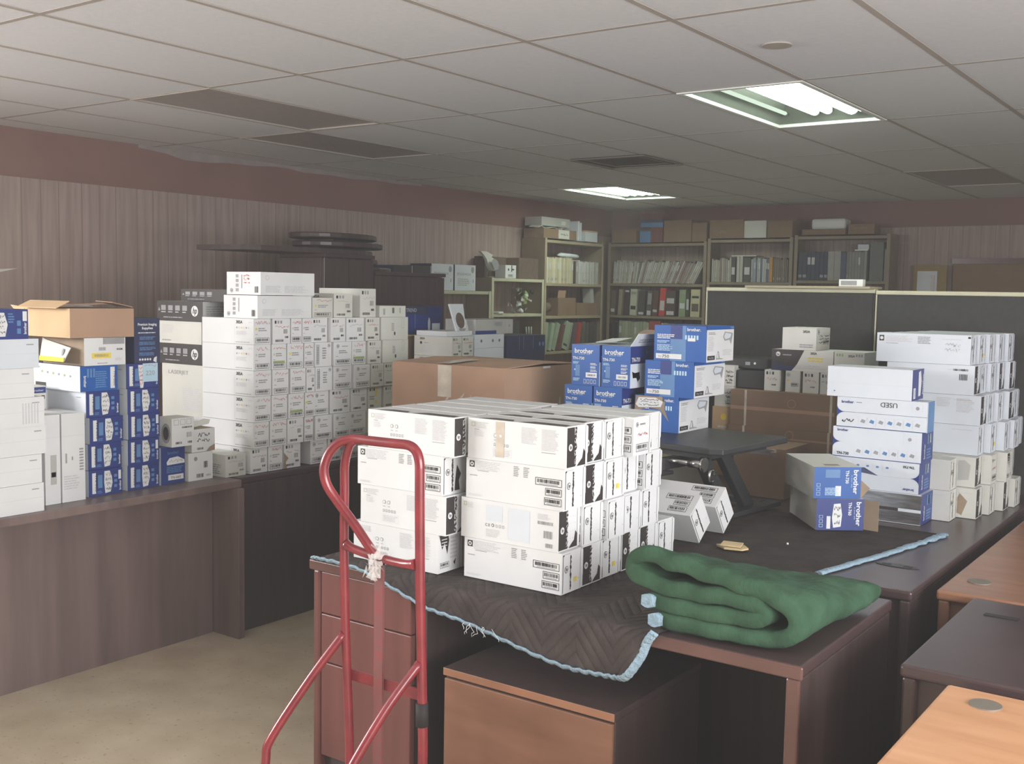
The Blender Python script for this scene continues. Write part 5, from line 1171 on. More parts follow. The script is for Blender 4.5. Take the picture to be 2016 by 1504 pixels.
b = MB(); b.box(-.18, .19, .0, .16, .002, .008, 'red_paint'); b.box(-.18, .19, -.002, .006, .002, .18, 'red_paint'); b.build('toe_plate', root)
b = MB()
for k in range(16):
    a = random.uniform(0, 6.28); c = Vector((-2.022 + 2.0 + random.uniform(-.022, .022), -.018 + random.uniform(-.006, .01), .876 + random.uniform(-.03, .02)))
    p = [c + Vector((random.uniform(-.028, .028), random.uniform(-.008, .008), random.uniform(-.035, .03))) for _ in range(3)]
    b.face([c] + p, 'clear_film')
b.face([(-.022, -.02, .88), (.012, -.022, .935), (.006, -.02, .89)], 'clear_film'); b.face([(-.045, -.02, .86), (-.06, -.02, .82), (-.04, -.02, .845)], 'clear_film')
for z in (.862, .880): b.box(-.040, .002, -.017, .016, z, z + .013, 'plastic_wrap')
b.box(-.036, -.006, -.008, .008, .825, .862, 'plastic_wrap'); n = b.build('wrapped_tape', root); tag(n, 'crumpled clear packing tape')

# ------------------------------------------------------------------ DARK STORAGE CABINETS BEHIND THE CARTON WALL
def cabinet(x0, x1, y0, y1, h, label):
    r = tag(empty('storage_cabinet', ((x0 + x1) / 2, (y0 + y1) / 2, 0)), label, 'cabinet', 'dark storage cabinets'); X, Y = (x1 - x0) / 2, (y1 - y0) / 2
    b = MB(); b.box(-X, X - .022, -Y, Y, 0, h - .025, 'dark_laminate'); b.build('body', r, bevel=.002)
    b = MB(); b.box(X - .020, X, -Y + .003, -.003, .02, h - .03, 'dark_laminate'); b.build('door', r, bevel=.002)
    b = MB(); b.box(X - .020, X, .003, Y - .003, .02, h - .03, 'dark_laminate'); b.build('door', r, bevel=.002)
    b = MB(); b.box(-X - .0, X + .012, -Y - .0, Y, h - .024, h, 'espresso_laminate'); b.build('top', r, bevel=.003)
    return r
r_ = cabinet(-5.30, -4.90, 4.82, 5.275, 1.845, 'taller dark cabinet behind the carton wall, left of its twin')
b = MB(); b.box(.2005, .2015, -.222, -.218, 1.40, 1.83, 'grey_print'); b.build('edge_strip', r_)
cabinet(-5.86, -4.90, 5.285, 6.01, 1.745, 'lower wide dark cabinet behind the carton wall, curved boards on its back')
b = MB(); b.prism([(-.30, -.60), (.06, -.57), (.10, -.45), (.14, 0), (.14, .30), (-.30, .30)], 0, .030, 'dark_laminate'); tag(b.build('desk_board', None, (-5.06, 4.90, 1.8455), bevel := None) if False else b.build('desk_board', None, (-5.06, 4.82, 1.8455)), 'dark tapered desktop board lying across the taller cabinet', 'board')
for k in range(5):
    n = 28; a_, b_2 = .26, .43; pts = [(a_ * math.cos(2 * math.pi * i / n) * (1 + .12 * math.cos(2 * math.pi * i / n)), b_2 * math.sin(2 * math.pi * i / n)) for i in range(n)]
    b = MB(); b.prism(pts, 0, .036, 'dark_laminate', sm=False)
    dy = (.08, -.05, -.09, .03, -.02)[k]
    o = b.build('curved_board', None, (-5.590, 5.60 + dy, 1.7455 + k * .0565), (0, 0, R(4 * k)), bevel=.008)
    tag(o, f'dark curved board, {["lowest", "second up", "middle", "second from the top", "topmost"][k]} of the stack by the panelled wall', 'board', 'stack of dark curved boards')
    if k < 4:
        b = MB(); b.box(-.10, .10, -.2, .2, .0362, .0562, 'dark_laminate'); b.build('spacer_block', o)
    else:
        b = MB(); b.box(.17, .255, -.10, .0, .0362, .0372, 'cream_card'); n = b.build('label_sticker', o); tag(n, 'white label stuck near the edge')
# cartons beyond
c = Carton(.35, .44, .18, 'deep_navy', {'+x': 'navy', '-y': 'deep_navy'}); g = c.fx; c.b.rect(g, 0, .13, .30, .18, 'deep_navy', .0004); c.b.text(g, 'TREND', .085, .145, .022, 'pale_print'); c.b.rect(g, .17, .04, .175, .13, 'light_blue'); c.b.disc(g, .31, .06, .012, 'pale_print', .048); c.b.rect(g, .34, .01, .42, .07, 'cool_card')
place(c, 'printer_carton', -4.52 - .35, 5.08, 1.343, 'dark blue carton lettered TREND on the brown carton beyond the carton wall', 'carton', jit=False)
c = Carton(.42, .44, .36, 'kraft_dark'); c.b.rect(c.fx, .08, .14, .12, .20, 'kraft_light')
o = place(c, 'brown_carton', -4.46 - .42, 4.965, .981, 'open-topped brown carton between the carton wall and the small white cartons', 'carton', jit=False)
c = Carton(.42, .44, .24, 'kraft'); place(c, 'brown_carton', -4.46 - .42, 4.965, .740, 'lower brown carton between the carton wall and the small white cartons', 'carton', jit=False)
b = MB(); b.obox((.20, -.08, .362), (.06, 0, -.003), (0, .24, .0), (0, 0, .003), 'kraft_light'); b.build('flap', o)
# small white cartons beyond the big brown one
for k in range(5):
    z = .7395 + k * .1218
    c = c305(.30, .092, .1205, 'codes', 'none'); f = c.fy; c.b.text(f, '305A', .045, .098, .013, 'ink', bold=True); c.b.disc(f, .055, .078, .009, 'ink'); c.b.lines(f, .08, .074, .12, .082, 1, 'grey_print'); c.b.lines(f, .05, .02, .16, .06, 5, 'pale_print')
    place(c, 'toner_carton', -4.10 - .30, 5.108, z, f'white 305A carton with a black dot, {["bottom", "second up", "third up", "fourth up", "topmost"][k]} of the distant pile', 'carton', 'distant pile of white toner cartons', jit=False)
    c = c305(.26, .108, .1205, 'codes', 'none'); place(c, 'toner_carton', -4.10 - .26, 5.206, z, f'narrow white toner carton, {["bottom", "second up", "third up", "fourth up", "topmost"][k]} of the slim pile beside distant 305A cartons', 'carton', 'distant pile of white toner cartons', jit=False)
c = Carton(.30, .31, .53, 'cool_card'); g = c.fx; c.b.rect(g, 0, .535, .31, .538, 'grey_print') if False else None
place(c, 'storage_tray', -4.10 - .30, 5.328, .7395, 'pale grey tall carton under the white drawer box with round marks', 'carton', jit=False)
c = Carton(.30, .31, .085, 'cool_card'); g = c.fx
for u in (.07, .19, .26): c.b.disc(g, u, .045, .011, 'grey_print'); c.b.disc(g, u, .045, .005, 'black_print', off=.0011)
place(c, 'drawer_box', -4.10 - .30, 5.328, 1.2705, 'pale grey drawer box with three round marks behind the big brown carton', 'box', jit=False)
c = Carton(.26, .445, .340, 'deep_navy'); g = c.fx
for u in (.14, .19, .30): c.b.rect(g, u, .25, u + .004, .335, 'light_blue')
for u in (.38, .42): c.b.disc(g, u, .28, .010, 'light_blue', .015)
place(c, 'printer_carton', -4.10 - .26, 5.668, 1.0, 'dark navy carton with faint stripes, right of the pale drawer box', 'carton', jit=False)
c = Carton(.26, .445, .26, 'kraft'); place(c, 'brown_carton', -4.36, 5.668, .7395, 'brown carton underneath the dark navy striped carton', 'carton', jit=False)
c = Carton(.24, .40, .092, 'grey_card'); g = c.fx; c.b.barcode(g, .20, .05, .28, .075, 'grey_print'); c.b.rect(g, .335, .0, .337, .09, 'pale_print'); c.b.disc(g, .36, .05, .008, 'grey_print'); c.b.rect(g, 0, 0, .22, .022, 'navy')
place(c, 'printer_carton', -4.12 - .24, 5.362, 1.3565, 'flat pale grey carton with a barcode lying on the drawer box', 'carton', jit=False)
b = MB(); b.box(-.12, .12, -.12, .13, 0, .018, 'cool_card'); b.box(-.12, .12, -.12, .13, .018, .03, 'white_card'); tag(b.build('paper_tray', None, (-4.26, 5.225, 1.3490)), 'pale flat tray on the distant white cartons', 'tray')
b = MB(); n = 20; out = [(-.050, 0), (.045, 0), (.060, .17), (-.075, .17)]; hole = [(.040 * math.cos(R(a)), .065 + .05 * math.sin(R(a))) for a in range(0, 360, 18)]
f = Fr((0, 0, 0), (0, 1, 0), (-.25, 0, 1))
b.pg(f, out, 'cool_card', 0); b.pg(f, hole, 'brown_cloth', .002); b.pg(f, [(-.03, .012), (.03, .012), (.02, .002), (-.02, .002)], 'grey_print', .002); n = b.build('cartridge_insert', None, (-4.17, 5.290, 1.3795)); md = n.modifiers.new('thick', 'SOLIDIFY'); md.thickness = .012
tag(n, 'pale moulded insert with a round opening leaning in front of the low shelves', 'insert')

# ------------------------------------------------------------------ METAL SHELVING
def shelving(name, axis, a0, a1, face, depth, h, levels, label, m='tan_metal', group='metal shelving units', post=.035, back=False):
    """axis 'y': runs along the left wall and faces +x; axis 'x': runs along the back wall and faces -y"""
    if axis == 'y': root = tag(empty(name, (face - depth / 2, (a0 + a1) / 2, 0)), label, 'shelving', group)
    else: root = tag(empty(name, ((a0 + a1) / 2, face + depth / 2, 0)), label, 'shelving', group)
    A, D = (a1 - a0) / 2, depth / 2
    def bx(p0, p1, q0, q1, z0, z1, nm, mm=m):   # p along the run, q depth (q=-D is the open face)
        b = MB()
        if axis == 'x': b.box(p0, p1, q0, q1, z0, z1, mm)
        else: b.box(-q1, -q0, p0, p1, z0, z1, mm)
        return b.build(nm, root, bevel=.002)
    bx(-A, -A + .012, -D, D, 0, h, 'side_panel', 'tan_metal_dark'); bx(A - .012, A, -D, D, 0, h, 'side_panel', 'tan_metal_dark')
    bx(-A, -A + post, -D - .003, -D, 0, h, 'upright'); bx(A - post, A, -D - .003, -D, 0, h, 'upright')
    for z in levels: bx(-A + .013, A - .013, -D + .002, D - .002, z - .028, z, 'shelf')
    return root
shelving('low_shelving', 'y', 6.55, 8.040, -6.0, .28, 1.630, [.15, .65, 1.12, 1.628], 'lower pale metal shelving unit along the panelled wall', 'cream_metal')
shelving('low_shelving', 'y', 8.045, 8.905, -6.0, .28, 1.755, [.15, .65, 1.0, 1.42, 1.753], 'slightly higher pale metal shelving unit beside the tall bookcase', 'cream_metal')
shelving('tall_bookcase', 'y', 8.912, 10.03, -6.0, .28, 2.165, [.12, .55, 1.04, 1.395, 1.722, 2.150], 'tall tan metal bookcase along the left wall near the corner')
shelving('tall_bookcase', 'x', -6.16, -4.975, 10.40, .27, 2.185, [.12, .55, 1.04, 1.395, 1.742, 2.172], 'tall tan metal bookcase on the back wall nearest the corner', 'tan_metal_dark')
shelving('tall_bookcase', 'x', -4.965, -4.045, 10.40, .27, 2.215, [.12, .55, 1.04, 1.40, 1.768, 2.200], 'tall tan metal bookcase in the middle of the back wall', 'tan_metal_dark')
shelving('tall_bookcase', 'x', -4.03, -3.095, 10.40, .27, 2.235, [.12, .55, 1.04, 1.40, 1.790, 2.220], 'tall tan metal bookcase at the right end of the back wall', 'tan_metal_dark')

bookm = {}
def bm(c):
    k = 'book_%d_%d_%d' % c
    if k not in M: mat(k, c, .6, .05, 12)
    return k
def book(axis, pos, face, z, t, h, c, label, group, lean=0, depth=.21, name='manual', cat='book', spot=None):
    """spine faces the room"""
    b = MB(); m = bm(c); cv = .0015
    # local: p along the run from 0 (pivot) to -t ... drawn to the left of the pivot when leaning right
    x0, x1 = (-t, 0) if lean >= 0 else (0, t)
    def B(p0, p1, q0, q1, z0, z1, mm):
        if axis == 'x': b.box(p0, p1, q0, q1, z0, z1, mm)
        else: b.box(-q1, -q0, p0, p1, z0, z1, mm)
    B(x0, x1, 0, .002, 0, h, m); B(x0, x0 + cv, .002, depth, 0, h, m); B(x1 - cv, x1, .002, depth, 0, h, m); B(x0 + cv, x1 - cv, .002, depth - .004, .002, h - .003, 'cream_card')
    if spot:
        for (a, c0, c1, mm) in spot: B(x0 + t * .12, x1 - t * .12, -.0008, 0, h * c0, h * c1, mm)
    if axis == 'x': loc, rot = (pos, face, z + .001), (0, R(lean), 0)
    else: loc, rot = (face, pos, z + .001), (R(-lean), 0, 0)
    o = b.build(name, None, loc, rot); return tag(o, label, cat, group)
def colour_word(c):
    r, g, b_ = c
    if max(c) < 100: return 'dark'
    if r - b_ > 45: return 'tan'
    if r - b_ > 20: return 'cream'
    if b_ - r > 12: return 'bluish'
    if g > r + 4: return 'greenish'
    return 'white' if min(c) > 180 else 'grey'
def nth(n):
    if n <= 12: return ORD[n - 1]
    return '%d%s' % (n, 'th' if 10 < n % 100 < 14 else {1: 'st', 2: 'nd', 3: 'rd'}.get(n % 10, 'th'))
def run(axis, a0, a1, face, z, hs, ts, cols, label, group, lean0=0, lean1=0, name='manual'):
    p = a0; pal = list(cols); n = 0
    while True:
        u = (p - a0) / (a1 - a0); ln = lean0 + (lean1 - lean0) * u + random.uniform(-.5, .5) * (1 if lean1 or lean0 else 0)
        t = random.uniform(*ts); st = t / math.cos(R(ln)) + .0025; h = random.uniform(*hs)
        if p + st + (h * math.sin(R(ln)) if ln > 12 else 0) > a1 + .012: break
        n += 1; c = random.choice(pal)
        sp = [(0, .1, .2, 'grey_print')] if random.random() < .35 else ([(0, .55, .8, 'pale_print')] if random.random() < .4 else None)
        book(axis, p + st, face, z, t, h, c, f'{colour_word(c)} {label}, {nth(n)} from left', group, ln, name=name, spot=sp); p += st
creams = [(196, 190, 160), (184, 176, 150), (206, 202, 180), (190, 184, 164), (176, 168, 140)]
whites = [(186, 184, 176), (170, 166, 158), (196, 196, 190), (150, 142, 136), (176, 172, 168), (140, 118, 112), (168, 164, 150), (186, 184, 178)]
XF = -6.012
run('y', 8.95, 9.47, XF, 1.7225, (.245, .262), (.014, .026), creams, 'manual, cream row, left tall bookcase', 'cream manuals in the left tall bookcase')
for (y, t, c, h) in ((9.505, .03, (74, 58, 58), .23), ): book('y', y, XF, 1.7225, t, h, c, 'dark spined book among the cream manuals in the left tall bookcase', None)
run('y', 9.515, 9.96, XF, 1.7225, (.215, .245), (.012, .024), [(190, 192, 186), (176, 178, 172), (200, 200, 196), (168, 166, 160)], 'manual, pale row, left tall bookcase', 'pale manuals in the left tall bookcase')
run('x', -6.10, -5.80, 10.412, 1.743, (.22, .25), (.012, .022), whites, 'upright manual, corner back bookcase', 'upright manuals, corner back bookcase', 2, 8)
run('x', -5.795, -5.01, 10.412, 1.743, (.23, .262), (.011, .022), whites, 'leaning manual, corner back bookcase', 'leaning manuals, corner back bookcase', 14, 30)
run('x', -4.92, -4.70, 10.412, 1.769, (.22, .25), (.012, .022), whites, 'slim manual, left group, middle back bookcase', 'pale manuals, middle back bookcase')
for (x, t, h, c, lab) in ((-4.655, .045, .25, (74, 66, 64), 'thick dark manual with a white label, middle back bookcase'), (-4.61, .03, .26, (190, 188, 180), 'taller white manual next to the thick dark one, middle back bookcase'), (-4.575, .03, .26, (182, 180, 172), 'second taller white manual, middle back bookcase'), (-4.49, .075, .25, (80, 76, 78), 'thick dark grey manual with a framed label, middle back bookcase')):
    book('x', x, 10.412, 1.769, t, h, c, lab, None, spot=[(0, .3, .6, 'pale_print')] if t > .04 else None)
b = MB(); b.box(-.14, .13, 0, .2, 0, .010, 'cream_card'); tag(b.build('flat_binder', None, (-4.565, 10.42, 1.769 + .2625)), 'white manual laid flat across the books in the middle back bookcase', 'book')
run('x', -4.485, -4.30, 10.412, 1.769, (.23, .25), (.012, .02), [(176, 178, 176), (150, 160, 170), (96, 110, 132), (186, 186, 180)], 'slim manual, middle group, middle back bookcase', 'grey-blue manuals, middle back bookcase')
book('x', -4.255, 10.412, 1.769, .035, .25, (186, 136, 70), 'orange manual near the right of the middle back bookcase', None)
run('x', -4.25, -4.09, 10.412, 1.769, (.22, .25), (.012, .02), [(120, 110, 100), (110, 100, 92), (130, 122, 110)], 'slim manual, right end group, middle back bookcase', 'brown manuals, middle back bookcase', 0, 0)
run('x', -3.99, -3.70, 10.412, 1.791, (.275, .285), (.035, .045), [(58, 64, 84), (60, 66, 88)], 'blue binder, right back bookcase', 'dark blue binders, right back bookcase', name='binder')
for (x, t, h, c, lab) in ((-3.630, .062, .282, (164, 164, 160), 'wide pale grey binder, left of its twin in the right back bookcase'), (-3.565, .062, .282, (160, 160, 158), 'wide pale grey binder, right of its twin in the right back bookcase'), (-3.513, .048, .268, (80, 90, 116), 'slate blue binder in the right back bookcase')):
    book('x', x, 10.412, 1.791, t, h, c, lab, None, name='binder')
run('x', -3.51, -3.30, 10.412, 1.791, (.27, .285), (.022, .03), [(136, 138, 134), (146, 148, 144), (126, 128, 124)], 'thin binder, right back bookcase', 'grey binders, right back bookcase', name='binder')
book('x', -3.16, 10.412, 1.791, .125, .365, (108, 112, 106), 'tall grey-green file box at the right end of the right back bookcase', None, name='file_box', cat='box')
book('x', -3.125, 10.412, 1.791, .022, .30, (150, 150, 144), 'thin white folder at the very right of the right back bookcase', None, name='folder', cat='folder')
b = MB(); b.box(-.065, .06, 0, .15, 0, .012, 'white_plastic'); b.box(-.04, .065, .01, .14, .012, .06, 'cool_card'); tag(b.build('paper_stack', None, (-3.37, 10.42, 2.078), bevel := None) if False else b.build('paper_stack', None, (-3.37, 10.42, 2.0775)), 'white papers on top of the grey binders, right back bookcase', 'papers')
# second shelf of the corner back bookcase: thick binders
for (x, t, h, c, lab, lean, sp) in ((-6.065, .06, .27, (96, 84, 78), 'brown-grey binder at the left end of the middle shelf, corner back bookcase', 3, [(0, .12, .25, 'pale_print')]),
        (-5.985, .045, .28, (150, 142, 120), 'tan binder, second on the middle shelf, corner back bookcase', 3, None),
        (-5.895, .065, .285, (64, 58, 56), 'black binder left of the cream one with black spots, corner back bookcase', 3, [(0, .88, .95, 'pale_print')]),
        (-5.800, .080, .285, (190, 192, 172), 'cream binder with two black spots on its spine, corner back bookcase', 2, [(0, .80, .90, 'grey_print'), (0, .22, .36, 'ink')]),
        (-5.700, .080, .265, (70, 66, 66), 'black binder right of the cream one, corner back bookcase', 2, [(0, .04, .14, 'pale_print')]),
        (-5.615, .060, .27, (92, 86, 82), 'dark grey binder with vertical lettering, corner back bookcase', 3, [(0, .45, .9, 'grey_print'), (0, .02, .2, 'pale_print')]),
        (-5.540, .065, .27, (96, 62, 56), 'dark red-brown binder, corner back bookcase', 3, [(0, .15, .25, 'pale_print')]),
        (-5.455, .068, .30, (196, 66, 58), 'bright red binder on the middle shelf, corner back bookcase', 3, [(0, .2, .55, 'pale_print')]),
        (-5.330, .115, .275, (78, 64, 62), 'very thick dark binder right of the bright red one, corner back bookcase', 1, [(0, .5, .7, 'pale_print'), (0, .05, .2, 'pale_print')]),
        (-5.210, .075, .285, (140, 156, 122), 'sage green binder, corner back bookcase', 1, [(0, .84, .92, 'grey_print'), (0, .3, .5, 'cool_card')]),
        (-5.165, .035, .25, (70, 70, 60), 'thin dark binder between the green and the cream ones, corner back bookcase', 0, [(0, .3, .75, 'pale_print')]),
        (-5.045, .105, .29, (196, 190, 156), 'wide cream binder with a brown picture, right end of the middle shelf, corner back bookcase', 1, [(0, .20, .48, 'brown_cloth'), (0, .68, .76, 'ink')])):
    book('x', x, 10.412, 1.396, t, h, c, lab, None, lean, name='binder', spot=sp)
# lower shelf of the corner back bookcase
for (x, c, t, lab) in ((-6.085, (70, 66, 66), .05, 'first dark framed binder'), (-6.02, (74, 70, 68), .05, 'second dark framed binder')): book('x', x, 10.412, 1.041, t, .29, c, f'{lab} on the low shelf, corner back bookcase', None, name='binder', spot=[(0, .03, .95, 'ink')])
run('x', -6.01, -5.64, 10.412, 1.041, (.28, .30), (.03, .04), [(160, 166, 140), (150, 156, 136), (170, 172, 152)], 'binder left of the thick red one, low shelf, corner back bookcase', 'pale green binders, low shelf of the corner back bookcase', name='binder')
book('x', -5.50, 10.412, 1.041, .13, .30, (160, 76, 66), 'thick red binder on the low shelf, corner back bookcase', None, name='binder')
run('x', -5.49, -5.30, 10.412, 1.041, (.27, .285), (.03, .04), [(160, 162, 146), (150, 150, 138)], 'binder right of thick red one, low shelf, corner back bookcase', 'grey-cream binders, low shelf', name='binder')
book('x', -5.22, 10.412, 1.041, .065, .28, (80, 78, 76), 'dark framed binder near the right of the low shelf, corner back bookcase', None, name='binder', spot=[(0, .05, .95, 'ink')])
# low shelf of the left tall bookcase: leaning pale green binders
G = [(150, 164, 142), (156, 170, 146), (146, 160, 138)]
for (y, t, h, c, lean, lab) in ((8.99, .055, .29, G[0], 6, 'first leaning sage binder'), (9.07, .05, .285, G[1], 14, 'second leaning sage binder'), (9.14, .06, .285, G[2], 20, 'third leaning sage binder'), (9.25, .04, .27, (110, 74, 68), 18, 'brown-red folder between the sage binders'), (9.36, .09, .29, G[1], 18, 'wide sage binder with a black spot'),
       (9.40, .014, .29, (160, 160, 150), 16, 'thin white folder'), (9.50, .055, .28, (88, 84, 88), 12, 'slate binder'), (9.60, .055, .28, (172, 66, 58), 10, 'leaning red binder'), (9.70, .055, .29, (96, 96, 86), 4, 'grey-green binder'), (9.775, .05, .28, (88, 86, 84), 3, 'dark grey binder'), (9.87, .06, .285, (74, 70, 68), 0, 'black framed binder'), (9.95, .06, .285, (76, 72, 70), 0, 'second black framed binder')):
    book('y', y, XF, 1.041, t, h, c, lab + ' on the low shelf of the left tall bookcase', None, lean, name='binder', spot=[(0, .12, .2, 'ink')] if 'spot' in lab else None)
# things on the left tall bookcase
c = Carton(.20, .33, .18, 'kraft_dark'); o = place(c, 'brown_carton', -6.02 - .20, 9.20, 1.396, 'open brown carton with an upright flap on the middle shelf, left tall bookcase', 'carton', jit=False)
b = MB(); b.obox((.098, -.10, .215), (.004, 0, .01), (0, .14, 0), (.01, 0, .07), 'kraft'); b.build('flap', o)
c = Carton(.22, .40, .13, 'kraft_dark'); place(c, 'brown_carton', -6.02 - .22, 9.56, 1.396, 'wide brown carton on the middle shelf, right of the open one', 'carton', jit=False)
b = MB(); b.box(-.1, .0, -.03, .03, 0, .155, 'grey_card'); tag(b.build('white_folder', None, (-6.03, 9.88, 1.5268), (R(8), 0, 0)), 'pale upright folder on the wide brown carton, left tall bookcase', 'folder')
b = MB(); b.tube([(-.02, 0, 0), (0, .02, .03), (0, .09, .055), (0, .13, .02)], .02, 'brown_cloth', 8, rs=[.03, .045, .05, .02]); tag(b.build('cloth_bundle', None, (-6.08, 9.00, 1.430)), 'small brown crumpled bundle on the middle shelf, left tall bookcase', 'bundle')
b = MB(); b.tube([(0, 0, .03), (0, .06, .034), (0, .18, .03), (0, .34, .028), (0, .38, .026)], .03, 'cool_card', 12, rs=[.008, .026, .029, .027, .02], flat=.8); tag(b.build('paper_roll', None, (-6.06, 9.23, 1.9785)), 'pale wrapped roll lying on the cream manuals, left tall bookcase', 'roll')
# on top of the left tall bookcase
c = Carton(.24, .60, .095, 'kraft_dark', {'-y': 'inner_card'}); o = place(c, 'brown_carton', -6.02 - .24, 8.915, 2.166, 'flat brown carton on top of the left tall bookcase, crumpled paper on it', 'carton', jit=False)
b = MB(); p = [(.10, -.36 + .055 * i, .100 + .02 * math.sin(i * 1.7) * (i % 3 != 0)) for i in range(12)]
for i in range(11): b.face([p[i], p[i + 1], (p[i + 1][0] - .12, p[i + 1][1], p[i + 1][2] + .01), (p[i][0] - .12, p[i][1], p[i][2] + .008)], 'cream_card')
n = b.build('crumpled_paper', None, (-6.14, 9.215, 2.166)); md = n.modifiers.new('thick', 'SOLIDIFY'); md.thickness = .004; tag(n, 'crumpled pale paper spilling over the flat brown carton on the left tall bookcase', 'paper')
c = Carton(.20, .52, .085, 'grey_card', {'+x': 'grey_card'}); c.b.rect(c.fx, .36, .02, .44, .06, 'cream_card'); place(c, 'archive_box', -6.06 - .20, 8.93, 2.290, 'grey archive box on the flat brown carton, left tall bookcase', 'box', jit=False)
c = Carton(.10, .21, .112, 'cream_card', {'-y': 'kraft_dark'}); c.b.scribble(c.fx, .03, .03, .18, .08, 'ink', 1, .004); place(c, 'label_box', -6.018, 9.175, 2.166, 'small white-fronted box with black handwriting at the edge of the left tall bookcase top', 'box', jit=False) if False else None
b = MB(); b.box(0, .004, 0, .20, 0, .088, 'cream_card'); f = Fr((.004, 0, 0), (0, 1, 0), (0, 0, 1)); b.scribble(f, .03, .03, .17, .06, 'ink', 1, .005, .0006); n = b.build('paper_label', o); n.location = (.1205, -.04, .003); tag(n, 'white handwritten label')
for (y, h, lab) in ((9.545, .20, 'taller'), (9.585, .185, 'shorter')): c = Carton(.22, .03, h, 'cool_card'); place(c, 'white_folder', -6.02 - .22, y, 2.166, f'{lab} of two thin white folders standing on the left tall bookcase', 'folder', 'white folders on the left tall bookcase', jit=False)
c = Carton(.20, .24, .10, 'cool_card', {'+x': 'cool_card'}); o = place(c, 'small_carton', -6.02 - .20, 9.69, 2.166, 'small white carton with an orange-brown lid on the left tall bookcase', 'carton', jit=False)
b = MB(); b.box(-.103, .103, -.123, .123, .0, .014, 'kraft_light'); n = b.build('lid', o, (0, 0, .1)); 
# on top of the back bookcases
ZT = 2.186
c = Carton(.30, .22, .135, 'kraft_dark'); place(c, 'brown_carton', -6.13, 10.43, ZT, 'small brown carton in the corner, leftmost on the back bookcases', 'carton', jit=False)
c = Carton(.13, .20, .12, 'light_blue'); place(c, 'blue_box', -5.78, 10.42, ZT, 'small blue box on the corner back bookcase', 'box', jit=False)
c = Carton(.145, .20, .16, 'mahogany'); place(c, 'maroon_box', -5.648, 10.42, ZT, 'maroon box right of the small blue box on the corner back bookcase', 'box', jit=False)
c = Carton(.27, .19, .085, 'deep_navy'); c.b.rect(c.fy, 0, 0, .27, .05, 'light_blue', .0006); place(c, 'flat_box', -5.775, 10.425, ZT + .1605, 'flat blue-grey box lying on the maroon box', 'box', jit=False)
c = Carton(.26, .19, .06, 'mahogany'); place(c, 'flat_box', -5.77, 10.43, ZT + .246, 'flat maroon box topping the blue-grey one, corner back bookcase', 'box', jit=False)
c = Carton(.325, .23, .228, 'kraft_dark'); place(c, 'brown_carton', -5.492, 10.42, ZT, 'square brown carton at the right end of the corner back bookcase top', 'carton', jit=False)
ZT2 = 2.216
c = Carton(.165, .22, .195, 'kraft_dark'); place(c, 'brown_carton', -5.158, 10.42, 2.186, 'narrow brown carton straddling the joint of the back bookcases', 'carton', jit=False)
c = Carton(.378, .22, .19, 'kraft_dark'); c.b.lines(c.fy, .12, .05, .20, .08, 2, 'inner_card'); place(c, 'brown_carton', -4.960, 10.42, ZT2, 'wide brown carton with faint print on the middle back bookcase', 'carton', jit=False)
c = Carton(.235, .20, .172, 'cream_card'); c.b.border(c.fy, .01, .01, .225, .162, .002, 'pale_print'); place(c, 'white_carton', -4.575, 10.42, ZT2, 'white square carton on the middle back bookcase', 'carton', jit=False)
c = Carton(.26, .22, .165, 'kraft_dark'); o = place(c, 'brown_carton', -4.325, 10.42, ZT2, 'brown carton with raised flaps at the right end of the middle back bookcase', 'carton', jit=False)
b = MB(); b.obox((.0, .08, .185), (.20, 0, 0), (0, .004, 0), (0, 0, .045), 'kraft_dark'); b.build('flap', o)
ZT3 = 2.236
c = Carton(.43, .22, .052, 'kraft_dark'); place(c, 'flat_carton', -3.965, 10.42, ZT3, 'flat brown carton under the white box on the right back bookcase', 'carton', jit=False)
b = MB(); b.box(-.17, .17, -.09, .09, 0, .105, 'white_plastic'); tag(b.build('white_box', None, (-3.715, 10.53, ZT3 + .0525), bevel=.025), 'rounded white plastic box on the flat brown carton, right back bookcase', 'box')
c = Carton(.25, .20, .095, 'kraft_dark'); c.b.lines(c.fy, .05, .05, .20, .065, 1, 'inner_card'); place(c, 'brown_carton', -3.508, 10.42, ZT3, 'low brown carton at the right end of the right back bookcase', 'carton', jit=False)
# on the low shelving
for (y, lab) in ((7.205, 'left'), (7.525, 'right')):
    c = Carton(.24, .30, .228, 'deep_navy', {'+x': 'cool_card'}); g = c.fx; b = c.b; b.disc(g, .255, .185, .022, 'grey_print', .028); b.text(g, 'thinkwise', .03, .135, .030, 'grey_print', width=.20); b.lines(g, .04, .04, .22, .11, 4, 'grey_card'); b.rect(g, .262, .07, .268, .10, 'black_print')
    place(c, 'printed_carton', -6.02 - .24, y, 1.631, f'{lab} of two pale printed cartons with a dark round seal on the low shelving', 'carton', 'pale printed cartons on the low shelving', jit=False)
for (y, lab, h) in ((6.72, 'left', .20), (6.965, 'right', .205)):
    c = Carton(.24, .235, h, 'deep_navy', {'+x': 'charcoal_fabric'}); c.b.rect(c.fx, .228, .0, .235, h, 'pale_print')
    place(c, 'dark_carton', -6.02 - .24, y, 1.631, f'{lab} of two dark grey cartons left of the pale printed cartons', 'carton', 'dark cartons on the low shelving', jit=False)
c = Carton(.20, .33, .20, 'tan_metal_dark', {'+x': 'brown_cloth'}); place(c, 'brown_carton', -6.06 - .20, 8.56, 1.756, 'dull brown carton beside the tall bookcase on the low shelving', 'carton', jit=False)
c = Carton(.12, .172, .122, 'white_card'); g = c.fx; c.b.rect(g, .04, .07, .06, .09, 'black_print'); c.b.rect(g, .095, .06, .11, .12, 'black_print'); c.b.rect(g, .105, .075, .14, .088, 'black_print'); c.b.boxbar(g, .045, .01, .125, .035, 8)
